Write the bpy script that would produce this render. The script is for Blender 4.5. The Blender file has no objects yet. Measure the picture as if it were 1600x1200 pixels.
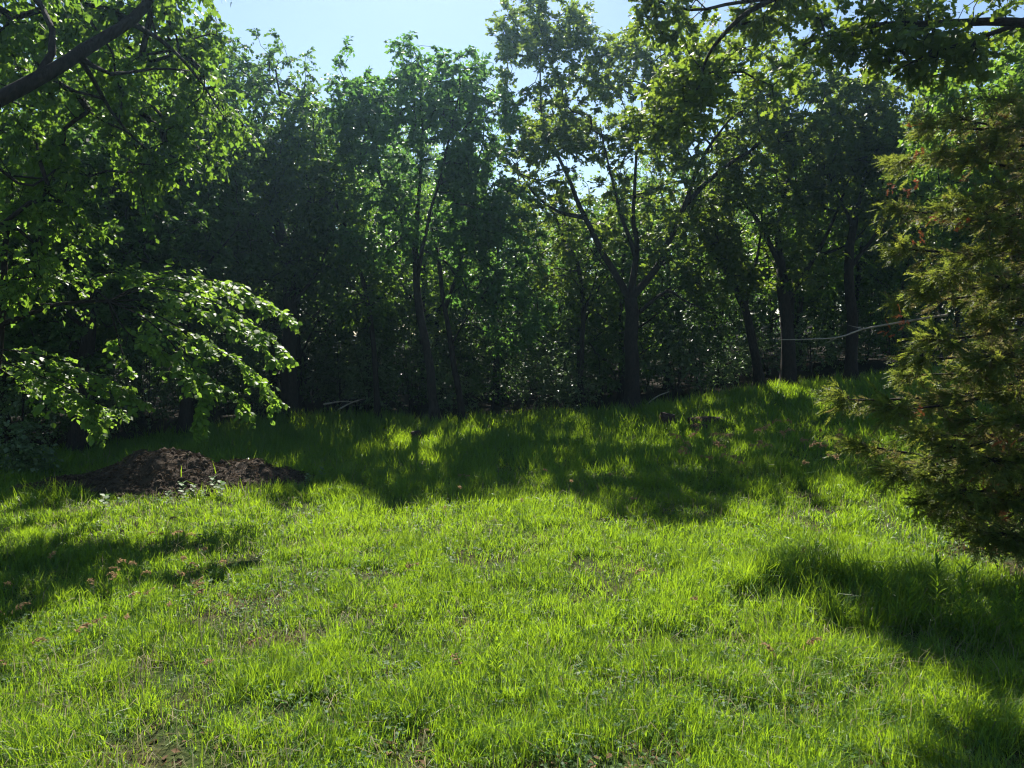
import bpy, math, random
import numpy as np
from mathutils import Vector

S = bpy.context.scene
COL = S.collection
rng = np.random.default_rng(11)
random.seed(5)

# ------------------------------------------------------------------ camera
CAMZ, PITCH, FPX = 2.6, math.atan(80 / 1186), 1186.0
cam_d = bpy.data.cameras.new('camera')
cam = bpy.data.objects.new('camera', cam_d)
COL.objects.link(cam)
cam_d.sensor_width = 36
cam_d.lens = 36 * FPX / 1600
cam_d.clip_start = 0.05
cam_d.clip_end = 1500
cam.location = (0, 0, CAMZ)
cam.rotation_euler = (math.pi / 2 - PITCH, 0, 0)
S.camera = cam

# ------------------------------------------------------------------ sky + sun
SUN_AZ, SUN_EL = math.radians(-6), math.radians(45)      # azimuth from +Y towards +X
sun_dir = Vector((math.sin(SUN_AZ) * math.cos(SUN_EL), math.cos(SUN_AZ) * math.cos(SUN_EL), math.sin(SUN_EL)))
w = bpy.data.worlds.new('World')
S.world = w
w.use_nodes = True
nt = w.node_tree
sky = nt.nodes.new('ShaderNodeTexSky')
sky.sky_type = 'NISHITA'
sky.sun_disc = False
sky.sun_elevation = SUN_EL
sky.sun_rotation = SUN_AZ
sky.air_density = 1.0
sky.dust_density = 0.3
sky.ozone_density = 2.0
nt.links.new(sky.outputs[0], nt.nodes['Background'].inputs[0])
nt.nodes['Background'].inputs[1].default_value = 0.058
sun_l = bpy.data.lights.new('sun', 'SUN')
sun_l.energy = 5.0
sun_l.angle = math.radians(0.53)
sun_l.color = (1.0, 0.94, 0.84)
sun = bpy.data.objects.new('sun', sun_l)
COL.objects.link(sun)
sun.location = (0, 0, 40)
sun.rotation_euler = sun_dir.to_track_quat('Z', 'Y').to_euler()

S.view_settings.view_transform = 'Standard'
S.view_settings.look = 'None'
S.view_settings.exposure = 1.45
S.view_settings.gamma = 1
S.view_settings.use_curve_mapping = False
S.cycles.max_bounces = 6
S.cycles.diffuse_bounces = 3
S.cycles.glossy_bounces = 2
S.cycles.transmission_bounces = 4
S.cycles.transparent_max_bounces = 4
S.cycles.caustics_reflective = False
S.cycles.caustics_refractive = False
S.cycles.use_denoising = True
S.cycles.filter_width = 1.2
S.cycles.volume_bounces = 0

# ------------------------------------------------------------------ helpers
_tab = np.random.default_rng(3).random((64, 64, 64))


def noise3(p):
    """smooth value noise in 0..1 at points p (n,3)"""
    p = np.asarray(p, float)
    i = np.floor(p).astype(int)
    f = p - i
    f = f * f * (3 - 2 * f)
    o = 0
    for a in (0, 1):
        for b in (0, 1):
            for c in (0, 1):
                wgt = (f[:, 0] if a else 1 - f[:, 0]) * (f[:, 1] if b else 1 - f[:, 1]) * (f[:, 2] if c else 1 - f[:, 2])
                o = o + wgt * _tab[(i[:, 0] + a) & 63, (i[:, 1] + b) & 63, (i[:, 2] + c) & 63]
    return o


def noise2(x, y, s, k=0):
    x = np.asarray(x, float).ravel()
    y = np.asarray(y, float).ravel()
    return noise3(np.stack([x / s + 17.3, y / s + 9.1, np.full_like(x, k + .37)], 1))


def sstep(a, b, x):
    t = np.clip((np.asarray(x, float) - a) / (b - a), 0, 1)
    return t * t * (3 - 2 * t)


_HX = [-40, -20, -12, -7, -2.5, 0, 4, 9, 13, 20, 40]
_HZ = [-1.1, -.7, -.35, -.08, -.22, -.12, .13, .75, 1.1, 1.5, 2.2]


def gz(x, y):
    """height of the ground"""
    x = np.asarray(x, float)
    y = np.asarray(y, float)
    far = np.interp(x, _HX, _HZ) + 0.02 * np.clip(y - 26, 0, 200)
    t = sstep(6, 24, y)
    return far * t + 0.05 * (np.sin(x * .9 + 1) * np.sin(y * .8)) * sstep(5, 9, y)


def g1(x, y):
    return float(gz(x, y))


def PX(u, v, y):
    """the point at distance y in front of the camera seen at photo pixel (u, v)"""
    a, b = (u - 800) / FPX, (600 - v) / FPX
    cp, sp = math.cos(PITCH), math.sin(PITCH)
    dx, dy, dz = a, cp + b * sp, -sp + b * cp
    t = y / dy
    return np.array([dx * t, y, CAMZ + dz * t])


def ground_at(u, v):
    """the ground point seen at photo pixel (u, v)"""
    lo, hi = 1.0, 90.0
    for _ in range(60):
        m = (lo + hi) / 2
        p = PX(u, v, m)
        if p[2] > g1(p[0], p[1]):
            lo = m
        else:
            hi = m
    p = PX(u, v, lo)
    return np.array([p[0], p[1], g1(p[0], p[1])])


def norm(v):
    return v / (np.linalg.norm(v, axis=-1, keepdims=True) + 1e-9)


def mesh_obj(name, verts, tris, mat, parent=None, smooth=False, var=None, kind=None):
    verts = np.asarray(verts, np.float32)
    tris = np.asarray(tris, np.int32)
    me = bpy.data.meshes.new(name)
    me.vertices.add(len(verts))
    me.vertices.foreach_set('co', verts.ravel())
    me.loops.add(tris.size)
    me.loops.foreach_set('vertex_index', tris.ravel())
    me.polygons.add(len(tris))
    me.polygons.foreach_set('loop_start', np.arange(0, tris.size, 3, dtype=np.int32))
    if smooth:
        me.polygons.foreach_set('use_smooth', np.ones(len(tris), bool))
    me.update(calc_edges=True)
    if var is not None:
        at = me.attributes.new('var', 'FLOAT', 'POINT')
        at.data.foreach_set('value', np.asarray(var, np.float32))
    if mat:
        me.materials.append(mat)
    o = bpy.data.objects.new(name, me)
    COL.objects.link(o)
    if parent:
        o.parent = parent
    if kind:
        o['kind'] = kind
    return o


def tag(o, label, cat, group=None):
    o['label'] = label
    o['category'] = cat
    if group:
        o['group'] = group
    return o


def empty(name, loc, label, cat, group=None, rz=0.0, sc=1.0):
    o = bpy.data.objects.new(name, None)
    COL.objects.link(o)
    o.location = [float(c) for c in loc]
    o.rotation_euler = (0, 0, rz)
    o.scale = (sc, sc, sc) if not hasattr(sc, '__len__') else sc
    o.empty_display_size = .2
    return tag(o, label, cat, group)


def copy_tree(root, loc, rz=0.0, sc=1.0, label=None, group=None):
    r = root.copy()
    COL.objects.link(r)
    r.location = [float(c) for c in loc]
    r.rotation_euler = (0, 0, rz)
    r.scale = (sc, sc, sc) if not hasattr(sc, '__len__') else sc
    if label:
        r['label'] = label
    if group:
        r['group'] = group
    for ch in list(root.children):
        c = ch.copy()
        COL.objects.link(c)
        c.parent = r
        for g in ch.children:
            d = g.copy()
            COL.objects.link(d)
            d.parent = c
    return r


class Geo:
    """collects triangles with a per-vertex random value"""

    def __init__(self):
        self.v, self.t, self.a, self.n = [], [], [], 0

    def add(self, v, t, a=0.5):
        v = np.asarray(v, float).reshape(-1, 3)
        self.v.append(v)
        self.t.append(np.asarray(t, int).reshape(-1, 3) + self.n)
        self.a.append(np.broadcast_to(np.asarray(a, float), (len(v),)) if np.ndim(a) == 0 else np.asarray(a, float))
        self.n += len(v)

    def build(self, name, mat, parent=None, smooth=False, kind=None, off=None):
        v = np.concatenate(self.v)
        if off is not None:
            v = v - np.asarray(off)
        return mesh_obj(name, v, np.concatenate(self.t), mat, parent, smooth, np.concatenate(self.a), kind)


def tube(geo, pts, rad, k=6, a=0.5, rough=0.0):
    pts = np.asarray(pts, float)
    rad = np.asarray(rad, float)
    n = len(pts)
    tan = norm(np.gradient(pts, axis=0))
    ref = np.array([0.31, 0.95, 0.05]) if abs(tan[0][2]) > .5 else np.array([0, 0, 1.0])
    s = norm(np.cross(tan, ref))
    b = np.cross(tan, s)
    ang = np.arange(k) * 2 * math.pi / k
    r = rad[:, None] * np.ones((n, k))
    if rough:
        r = r * (1 + rough * (rng.random((n, k)) - .5))
    ring = pts[:, None, :] + r[:, :, None] * (np.cos(ang)[None, :, None] * s[:, None, :] + np.sin(ang)[None, :, None] * b[:, None, :])
    v = ring.reshape(-1, 3)
    t = []
    for i in range(n - 1):
        for j in range(k):
            p, q = i * k + j, i * k + (j + 1) % k
            t += [(p, q, q + k), (p, q + k, p + k)]
    t += [((n - 1) * k, (n - 1) * k + j, (n - 1) * k + j + 1) for j in range(1, k - 1)]
    geo.add(v, t, a)


def smooth_line(pts, n):
    """Catmull-Rom through the control points"""
    P = np.asarray(pts, float)
    P = np.vstack([2 * P[0] - P[1], P, 2 * P[-1] - P[-2]])
    m = len(P) - 3
    out = []
    for u in np.linspace(0, m - 1e-6, n):
        i = int(u)
        f = u - i
        a, b, c, d = P[i], P[i + 1], P[i + 2], P[i + 3]
        out.append(.5 * (2 * b + (c - a) * f + (2 * a - 5 * b + 4 * c - d) * f * f + (3 * b - a - 3 * c + d) * f ** 3))
    return np.array(out)


# ------------------------------------------------------------------ materials
def new_mat(name):
    m = bpy.data.materials.new(name)
    m.use_nodes = True
    return m, m.node_tree, m.node_tree.nodes['Principled BSDF'], m.node_tree.nodes['Material Output']


def leaf_mat(name, dark, light, trans, tw=0.5, rough=0.45, spec=0.4, hue_scale=1.5):
    """reflecting + translucent blade: per-leaf variation plus slow variation over the place"""
    m, t, bs, out = new_mat(name)
    at = t.nodes.new('ShaderNodeAttribute')
    at.attribute_name = 'var'
    geo = t.nodes.new('ShaderNodeNewGeometry')
    nz = t.nodes.new('ShaderNodeTexNoise')
    nz.inputs['Scale'].default_value = hue_scale
    nz.inputs['Detail'].default_value = 2
    t.links.new(geo.outputs['Position'], nz.inputs['Vector'])
    add = t.nodes.new('ShaderNodeMath')
    add.operation = 'MULTIPLY_ADD'
    add.inputs[1].default_value = .55
    t.links.new(nz.outputs['Fac'], add.inputs[0])
    sub = t.nodes.new('ShaderNodeMath')
    sub.operation = 'MULTIPLY_ADD'
    sub.inputs[1].default_value = .75
    sub.inputs[2].default_value = -.15
    t.links.new(at.outputs['Fac'], sub.inputs[0])
    t.links.new(sub.outputs[0], add.inputs[2])
    mx = t.nodes.new('ShaderNodeMix')
    mx.data_type = 'RGBA'
    mx.inputs[6].default_value = (*dark, 1)
    mx.inputs[7].default_value = (*light, 1)
    t.links.new(add.outputs[0], mx.inputs[0])
    t.links.new(mx.outputs[2], bs.inputs['Base Color'])
    bs.inputs['Roughness'].default_value = rough
    bs.inputs['Specular IOR Level'].default_value = spec
    tr = t.nodes.new('ShaderNodeBsdfTranslucent')
    mt = t.nodes.new('ShaderNodeMix')
    mt.data_type = 'RGBA'
    mt.inputs[6].default_value = (trans[0] * .6, trans[1] * .75, trans[2], 1)
    mt.inputs[7].default_value = (*trans, 1)
    t.links.new(add.outputs[0], mt.inputs[0])
    t.links.new(mt.outputs[2], tr.inputs['Color'])
    ms = t.nodes.new('ShaderNodeMixShader')
    ms.inputs[0].default_value = tw
    t.links.new(bs.outputs[0], ms.inputs[1])
    t.links.new(tr.outputs[0], ms.inputs[2])
    t.links.new(ms.outputs[0], out.inputs['Surface'])
    return m


def solid_mat(name, c1, c2, scale=8, rough=.9, bump=.4, detail=6, stretch=None, spec=.2):
    m, t, bs, out = new_mat(name)
    tc = t.nodes.new('ShaderNodeTexCoord')
    mp = t.nodes.new('ShaderNodeMapping')
    if stretch:
        mp.inputs['Scale'].default_value = stretch
    t.links.new(tc.outputs['Object'], mp.inputs['Vector'])
    nz = t.nodes.new('ShaderNodeTexNoise')
    nz.inputs['Scale'].default_value = scale
    nz.inputs['Detail'].default_value = detail
    nz.inputs['Roughness'].default_value = .65
    t.links.new(mp.outputs[0], nz.inputs['Vector'])
    cr = t.nodes.new('ShaderNodeValToRGB')
    cr.color_ramp.elements[0].position = .32
    cr.color_ramp.elements[1].position = .68
    cr.color_ramp.elements[0].color = (*c1, 1)
    cr.color_ramp.elements[1].color = (*c2, 1)
    t.links.new(nz.outputs['Fac'], cr.inputs[0])
    t.links.new(cr.outputs[0], bs.inputs['Base Color'])
    bs.inputs['Roughness'].default_value = rough
    bs.inputs['Specular IOR Level'].default_value = spec
    bp = t.nodes.new('ShaderNodeBump')
    bp.inputs['Strength'].default_value = bump
    bp.inputs['Distance'].default_value = .03
    t.links.new(nz.outputs['Fac'], bp.inputs['Height'])
    t.links.new(bp.outputs[0], bs.inputs['Normal'])
    return m


M = {}
M['grass'] = leaf_mat('grass_blade', (.028, .09, .018), (.10, .19, .034), (.385, .55, .017), .48, .42, .3, .55)
M['dry'] = leaf_mat('dry_blade', (.11, .10, .05), (.25, .22, .12), (.32, .28, .13), .35, .7, .2)
M['seed'] = leaf_mat('seed_head', (.24, .13, .06), (.42, .28, .14), (.5, .3, .14), .4, .7, .2)
M['oakleaf'] = leaf_mat('oak_leaf', (.022, .055, .012), (.06, .10, .018), (.30, .40, .03), .45, .5, .3)
M['ashleaf'] = leaf_mat('ash_leaf', (.022, .062, .016), (.05, .11, .02), (.20, .40, .05), .45, .5, .3)
M['elmleaf'] = leaf_mat('elm_leaf', (.025, .065, .012), (.06, .12, .02), (.26, .42, .03), .47, .5, .3)
M['litleaf'] = leaf_mat('lit_elm_leaf', (.05, .11, .018), (.10, .18, .03), (.30, .46, .04), .48, .5, .3)  # elm leaf with the sunlit look of the sprays put into brighter colours
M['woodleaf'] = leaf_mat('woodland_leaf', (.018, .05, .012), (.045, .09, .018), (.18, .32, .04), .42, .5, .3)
M['shrubleaf'] = leaf_mat('shrub_leaf', (.05, .09, .036), (.11, .165, .065), (.22, .34, .08), .4, .35, .6)
M['cedar'] = leaf_mat('cedar_scale', (.045, .082, .016), (.11, .14, .028), (.36, .40, .045), .45, .55, .3)
M['cedarold'] = leaf_mat('old_cedar_scale', (.085, .075, .025), (.18, .15, .055), (.34, .28, .08), .4, .6, .25)
M['deadspray'] = leaf_mat('dead_cedar_scale', (.30, .075, .02), (.48, .15, .05), (.5, .15, .05), .25, .7, .2)
M['weedleaf'] = leaf_mat('weed_leaf', (.03, .085, .02), (.07, .14, .035), (.18, .34, .04), .42, .6, .22)
M['milkleaf'] = leaf_mat('milkweed_leaf', (.08, .14, .06), (.15, .22, .10), (.16, .28, .07), .35, .6, .25)
M['bark'] = solid_mat('bark', (.006, .005, .004), (.036, .029, .023), 11, .95, 1.0, 10, (2.4, 2.4, .8))
M['twig'] = solid_mat('dead_twig', (.22, .19, .15), (.38, .34, .28), 14, .8, .3)
M['soil'] = solid_mat('mound_soil', (.02, .014, .010), (.075, .053, .036), 7, 1, 1.0, 10)
M['clip'] = leaf_mat('dry_clippings', (.035, .024, .016), (.12, .088, .056), (.1, .06, .03), .15, .8, .15, 4)
M['litter'] = leaf_mat('dead_leaf', (.07, .04, .02), (.2, .12, .06), (.2, .12, .05), .2, .8, .15)
M['stump'] = solid_mat('rotten_wood', (.02, .014, .01), (.075, .05, .035), 12, .95, .8, 8, (3, 3, .6))


def ground_mat():
    m, t, bs, out = new_mat('ground_soil')
    geo = t.nodes.new('ShaderNodeNewGeometry')

    def noise(sc, det=5):
        n = t.nodes.new('ShaderNodeTexNoise')
        n.inputs['Scale'].default_value = sc
        n.inputs['Detail'].default_value = det
        t.links.new(geo.outputs['Position'], n.inputs['Vector'])
        return n
    a, b = noise(1.3), noise(22, 8)

    def ramp(src, c1, c2, p1=.35, p2=.65):
        r = t.nodes.new('ShaderNodeValToRGB')
        r.color_ramp.elements[0].position, r.color_ramp.elements[1].position = p1, p2
        r.color_ramp.elements[0].color, r.color_ramp.elements[1].color = (*c1, 1), (*c2, 1)
        t.links.new(src.outputs['Fac'], r.inputs[0])
        return r
    soil = ramp(b, (.018, .014, .007), (.075, .052, .027))
    moss = ramp(b, (.018, .035, .008), (.045, .07, .015))
    mx = t.nodes.new('ShaderNodeMix')
    mx.data_type = 'RGBA'
    r = ramp(a, (0, 0, 0), (1, 1, 1), .38, .6)
    t.links.new(r.outputs[0], mx.inputs[0])
    t.links.new(soil.outputs[0], mx.inputs[6])
    t.links.new(moss.outputs[0], mx.inputs[7])
    at = t.nodes.new('ShaderNodeAttribute')
    at.attribute_name = 'var'
    mx2 = t.nodes.new('ShaderNodeMix')
    mx2.data_type = 'RGBA'
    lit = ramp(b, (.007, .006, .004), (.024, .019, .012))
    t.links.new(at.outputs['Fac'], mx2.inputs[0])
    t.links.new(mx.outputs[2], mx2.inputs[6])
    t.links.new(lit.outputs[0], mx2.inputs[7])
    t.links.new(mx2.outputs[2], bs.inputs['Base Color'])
    bs.inputs['Roughness'].default_value = 1
    bs.inputs['Specular IOR Level'].default_value = .1
    bp = t.nodes.new('ShaderNodeBump')
    bp.inputs['Strength'].default_value = .8
    bp.inputs['Distance'].default_value = .05
    t.links.new(b.outputs['Fac'], bp.inputs['Height'])
    t.links.new(bp.outputs[0], bs.inputs['Normal'])
    return m


# ------------------------------------------------------------------ ground
# where the meadow ends and the shade of the wood begins, as y over x
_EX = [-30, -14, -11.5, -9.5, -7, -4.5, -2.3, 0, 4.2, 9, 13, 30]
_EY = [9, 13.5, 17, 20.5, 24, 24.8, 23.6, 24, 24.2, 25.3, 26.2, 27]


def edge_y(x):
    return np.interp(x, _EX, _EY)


MOUND_C = np.array([-6.2, 12.85])


def mound_h(x, y):
    """height of the soil heap above the ground"""
    x = np.asarray(x, float)
    y = np.asarray(y, float)
    dx, dy = x - MOUND_C[0], y - MOUND_C[1]
    main = .42 * np.exp(-((dx + .10) / 1.05) ** 2 - ((dy - .35) / .9) ** 2)
    right = .30 * np.exp(-((dx - 1.6) / .9) ** 2 - ((dy - .4) / .8) ** 2)
    left = .17 * np.exp(-((dx + 1.25) / .9) ** 2 - ((dy + .4) / .85) ** 2)
    mid = .31 * np.exp(-((dx - .6) / 1.5) ** 2 - ((dy - .1) / .75) ** 2)
    return np.maximum(np.maximum(main, right), left) * .8 + mid + .2 * (main + left + right) - .07


def build_ground():
    xs = np.concatenate([-np.geomspace(140, 24, 12), np.linspace(-23, 23, 140), np.geomspace(24, 140, 12)])
    ys = np.concatenate([[-60, -25, -10], np.linspace(-5, 40, 140), np.geomspace(42, 170, 12)])
    X, Y = np.meshgrid(xs, ys)
    Z = gz(X, Y) + .03 * (noise2(X, Y, .8).reshape(X.shape) - .5)
    V = np.stack([X, Y, Z], -1).reshape(-1, 3)
    nx, ny = len(xs), len(ys)
    i = (np.arange(ny - 1)[:, None] * nx + np.arange(nx - 1)[None, :]).ravel()
    T = np.concatenate([np.stack([i, i + 1, i + nx + 1], 1), np.stack([i, i + nx + 1, i + nx], 1)])
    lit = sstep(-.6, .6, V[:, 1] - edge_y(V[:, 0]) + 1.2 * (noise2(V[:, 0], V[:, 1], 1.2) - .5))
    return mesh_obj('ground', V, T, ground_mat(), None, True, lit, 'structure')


build_ground()

# soil heap
def build_mound():
    c = np.array([MOUND_C[0], MOUND_C[1], g1(*MOUND_C)])
    root = empty('soil_mound', c, 'low heap of dark brown soil and old clippings beside the meadow grass', 'soil heap')
    xs, ys = np.linspace(-3.4, 3.2, 130), np.linspace(-2.0, 2.0, 80)
    X, Y = np.meshgrid(xs, ys)
    wx, wy = X + c[0], Y + c[1]
    h = mound_h(wx, wy)
    rough = .14 * (noise2(wx, wy, .22).reshape(X.shape) - .5) + .09 * (noise2(wx, wy, .08, 2).reshape(X.shape) - .5) + .22 * (noise2(wx, wy, .6, 4).reshape(X.shape) - .5)
    Z = gz(wx, wy) + h + rough * sstep(-.02, .2, h) - .04 * (h < 0) - c[2]
    V = np.stack([X, Y, Z], -1).reshape(-1, 3)
    nx, ny = len(xs), len(ys)
    i = (np.arange(ny - 1)[:, None] * nx + np.arange(nx - 1)[None, :]).ravel()
    T = np.concatenate([np.stack([i, i + 1, i + nx + 1], 1), np.stack([i, i + nx + 1, i + nx], 1)])
    mesh_obj('soil', V, T, M['soil'], root, True)
    # crumbs and clods, some rolled off into the grass
    cl = Geo()
    ico = np.array([[0, 0, 1], [.9, 0, .2], [.2, .9, .1], [-.8, .4, .2], [-.6, -.8, .1], [.4, -.9, .2], [0, 0, -.8]])
    it = np.array([[0, 1, 2], [0, 2, 3], [0, 3, 4], [0, 4, 5], [0, 5, 1], [6, 2, 1], [6, 3, 2], [6, 4, 3], [6, 5, 4], [6, 1, 5]])
    n = 900
    x, y = rng.normal(.2, 1.5, n), rng.normal(-.1, .8, n)
    hh = np.clip(mound_h(x + c[0], y + c[1]), 0, 1)
    k = (hh > .0) & (np.abs(x) < 3.2)
    for px, py, ph in zip(x[k], y[k], hh[k]):
        r = rng.uniform(.012, .05) if rng.random() < .9 else rng.uniform(.05, .085)
        q = ico * rng.uniform(.7, 1.3, ico.shape) * r
        pz = g1(px + c[0], py + c[1]) + ph + .14 * (float(noise2(px + c[0], py + c[1], .22)[0]) - .5) + .22 * (float(noise2(px + c[0], py + c[1], .6, 4)[0]) - .5) * float(ph > .1) - c[2]
        cl.add(q + [px, py, pz], it)
    cl.build('clods', M['soil'], root, False, 'stuff')
    # straw and clippings lying over it
    n = 11000
    x, y = rng.uniform(-3.2, 3, n), rng.uniform(-1.9, 1.7, n)
    hh = mound_h(x + c[0], y + c[1])
    k = hh > .02
    x, y, hh = x[k], y[k], hh[k]
    n = len(x)
    p = np.stack([x, y, gz(x + c[0], y + c[1]) + hh + .14 * (noise2(x + c[0], y + c[1], .22) - .5) + .22 * (noise2(x + c[0], y + c[1], .6, 4) - .5) - c[2] + .02], 1)
    a = rng.uniform(0, 2 * math.pi, n)
    d = np.stack([np.cos(a), np.sin(a), rng.normal(0, .25, n)], 1)
    # follow the slope
    e = .05
    gxs = (mound_h(x + c[0] + e, y + c[1]) - mound_h(x + c[0] - e, y + c[1])) / (2 * e)
    gys = (mound_h(x + c[0], y + c[1] + e) - mound_h(x + c[0], y + c[1] - e)) / (2 * e)
    d[:, 2] += gxs * d[:, 0] + gys * d[:, 1]
    d = norm(d)
    s = norm(np.cross(d, np.array([0, 0, 1.0]) + rng.normal(0, .6, (n, 3))))
    L = rng.uniform(.025, .11, n)[:, None]
    W = rng.uniform(.002, .007, n)[:, None]
    v = np.stack([p - d * L - s * W, p - d * L + s * W, p + d * L + s * W * .4 + [0, 0, .015], p + [0, 0, .02]], 1).reshape(-1, 3)
    b = np.arange(n)[:, None] * 4
    t = np.concatenate([b + [0, 1, 3], b + [1, 2, 3]])
    mesh_obj('clippings', v, t, M['clip'], root, False, np.repeat(rng.random(n), 4), 'stuff')


build_mound()

# ------------------------------------------------------------------ grass
def grass_blades(x, y, h, wd, segs, lean=.55, var=None):
    """bent blades standing at (x, y)"""
    n = len(x)
    z = gz(x, y) + np.clip(mound_h(x, y), 0, 1) * (np.abs(x - MOUND_C[0]) < 3.3) * (np.abs(y - MOUND_C[1]) < 1.9) - .01
    az = rng.uniform(0, 2 * math.pi, n)
    # neighbours lean alike: combed by a slow field
    fld = noise2(x, y, .5, 5) * 4 * math.pi
    az = np.where(rng.random(n) < .4, fld + rng.normal(0, .8, n), az)
    d = np.stack([np.cos(az), np.sin(az), np.zeros(n)], 1)
    lf = np.abs(rng.normal(0, lean, n)) + .12
    lf = np.where(rng.random(n) < .12, lf + .9, lf)[:, None]
    fa = az + rng.normal(math.pi / 2, .6, n)
    s = np.stack([np.cos(fa), np.sin(fa), rng.normal(0, .25, n)], 1)
    base = np.stack([x, y, z], 1)
    up = np.array([0, 0, 1.0])
    h = h[:, None]
    wd = wd[:, None]
    tip = base + h * norm(up * 1.0 + d * lf * 1.25) * 1.0 + d * h * lf * .15 - up * h * np.clip(lf - .6, 0, 1) * .35
    var = rng.random(n) if var is None else var
    b4 = np.arange(n)[:, None]
    if segs == 1:
        v = np.stack([base - s * wd, base + s * wd, tip], 1).reshape(-1, 3)
        t = b4 * 3 + [0, 1, 2]
        return v, t, np.repeat(var, 3)
    m = base + h * .55 * norm(up + d * lf * .45)
    v = np.stack([base - s * wd * .7, base + s * wd * .7, m - s * wd, m + s * wd, tip], 1).reshape(-1, 3)
    b = b4 * 5
    t = np.concatenate([b + [0, 1, 3], b + [0, 3, 2], b + [2, 3, 4]])
    return v, t, np.repeat(var, 5)


def scatter(y0, y1, dens, jit=1.6):
    """points over the visible wedge between two distances"""
    A = (y1 - y0) * 2 * (.70 * y1 + jit)
    n = int(A * dens)
    x, y = rng.uniform(-(.70 * y1 + jit), .70 * y1 + jit, n), rng.uniform(y0, y1, n)
    k = np.abs(x) < .70 * y + jit
    return x[k], y[k]


def build_grass():
    G = Geo()
    bands = [(3.0, 6.2, 4400, 2, .0028), (3.0, 6.2, 5200, 1, .003), (6.2, 9.5, 2500, 2, .0037), (6.2, 9.5, 3300, 1, .0042),
             (9.5, 14, 900, 2, .0055), (9.5, 14, 1800, 1, .006), (14, 19, 1200, 1, .010), (19, 27.5, 600, 1, .015)]
    for (y0, y1, dens, seg, wd) in bands:
        x, y = scatter(y0, y1, dens)
        big, tus, fine = noise2(x, y, 2.6, 1), noise2(x, y, .42, 2), noise2(x, y, .13, 3)
        # tussocks: thin out between clumps, thinner still at the worn near edge
        clump = sstep(.25, .75, .55 * tus + .45 * fine)
        keep = .17 + .95 * clump
        bare = sstep(4.75, 4.15, y + 1.1 * (noise2(x, y, .7, 8) - .5)) * sstep(.35, .7, noise2(x, y, .45, 9))
        keep *= 1 - .95 * bare
        md = mound_h(x, y)
        keep *= np.where((md > .03) & (np.abs(x - MOUND_C[0]) < 3.3) & (np.abs(y - MOUND_C[1]) < 1.9), .004, 1)
        # bare soil strip in front of the heap and ground under the cedar
        strip = np.exp(-((x + 5.7) / .7) ** 2 - ((y - 11.3) / .25) ** 2)
        keep *= 1 - .9 * strip
        ced = sstep(2.2, 1.1, np.hypot(x - 6.6, (y - 8.6) * 1.1) + .8 * (noise2(x, y, .5, 6) - .5))
        keep *= 1 - .93 * ced
        ed = sstep(1.0, -.7, y - edge_y(x) + 1.6 * (noise2(x, y, 1.0, 7) - .5))
        keep *= ed
        k = rng.random(len(x)) < keep
        x, y, big, tus, clump = x[k], y[k], big[k], tus[k], clump[k]
        n = len(x)
        h = (.05 + .075 * big + .10 * clump) * rng.uniform(.5, 1.4, n)
        h *= 1 + .55 * sstep(8, 17, y) + .5 * sstep(17, 23, y)
        weed = np.exp(-((x - 3.2) / 1.2) ** 2 - ((y - 7.4) / .8) ** 2)
        h *= 1 + 1.7 * weed
        front = np.exp(-((x + 7.3) / .7) ** 2 - ((y - 11.5) / .4) ** 2)
        h *= 1 + .8 * front
        h *= np.where((y > 10) & (y < 12) & (np.abs(x + 5.9) < 1.9) & (front < .3), .7, 1)
        h = np.clip(h, .03, .6)
        wd_ = wd * rng.uniform(.6, 1.4, n) * (1 + .3 * weed)
        var = np.clip(.55 * rng.random(n) + .3 * clump + .3 * big - .08, 0, 1)
        v, t, a = grass_blades(x, y, h, wd_, seg, .62, var)
        G.add(v, t, a)
    print('grass tris', sum(len(t) for t in G.t))
    g = G.build('meadow_grass', M['grass'], None, False, 'stuff')
    # dry blades mixed in
    D = Geo()
    for (y0, y1, dens, wd) in [(3.0, 7, 170, .0026), (7, 13, 55, .004), (13, 26, 8, .007)]:
        x, y = scatter(y0, y1, dens)
        k = (y < edge_y(x) - .3) & (mound_h(x, y) < .03) & (rng.random(len(x)) < .3 + 1.3 * sstep(.45, .75, noise2(x, y, 1.4, 11)))
        x, y = x[k], y[k]
        v, t, a = grass_blades(x, y, rng.uniform(.12, .34, len(x)), np.full(len(x), wd), 2, .8)
        D.add(v, t, a)
    D.build('dry_grass', M['dry'], None, False, 'stuff')
    C = Geo()
    for (y0, y1, dens, sz) in [(3.0, 7, 300, .026), (7, 12, 110, .034)]:
        x, y = scatter(y0, y1, dens)
        k = (noise2(x, y, .9, 14) > .6) & (mound_h(x, y) < .03) & (rng.random(len(x)) < .8)
        x, y = x[k], y[k]
        p = np.stack([x, y, gz(x, y) + rng.uniform(.02, .10, len(x))], 1)
        for q in range(3):
            a = rng.uniform(0, 6.28, len(x))
            ax = norm(np.stack([np.cos(a), np.sin(a), rng.normal(.15, .25, len(x))], 1))
            leaf_cards(C, p, ax, norm(np.array([0, 0, 1.0]) + rng.normal(0, .35, p.shape)), sz * rng.uniform(.6, 1.4, len(x)), 'quad', 1.3)
    C.build('broadleaf_weeds', M['weedleaf'], None, False, 'stuff')
    # dead leaves on the worn near edge and under the cedar
    Lf = Geo()
    n = 1500
    x, y = rng.uniform(-4.2, 4.2, n), rng.uniform(3.2, 5.0, n)
    k = noise2(x, y, .45, 9) > .42
    x, y = x[k], y[k]
    xc, yc = rng.normal(6.4, .9, 500), rng.normal(8.3, .7, 500)
    x, y = np.concatenate([x, xc]), np.concatenate([y, yc])
    p = np.stack([x, y, gz(x, y) + rng.uniform(.0, .03, len(x))], 1)
    ax = norm(rng.normal(0, 1, (len(x), 3)) * [1, 1, .3])
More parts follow.
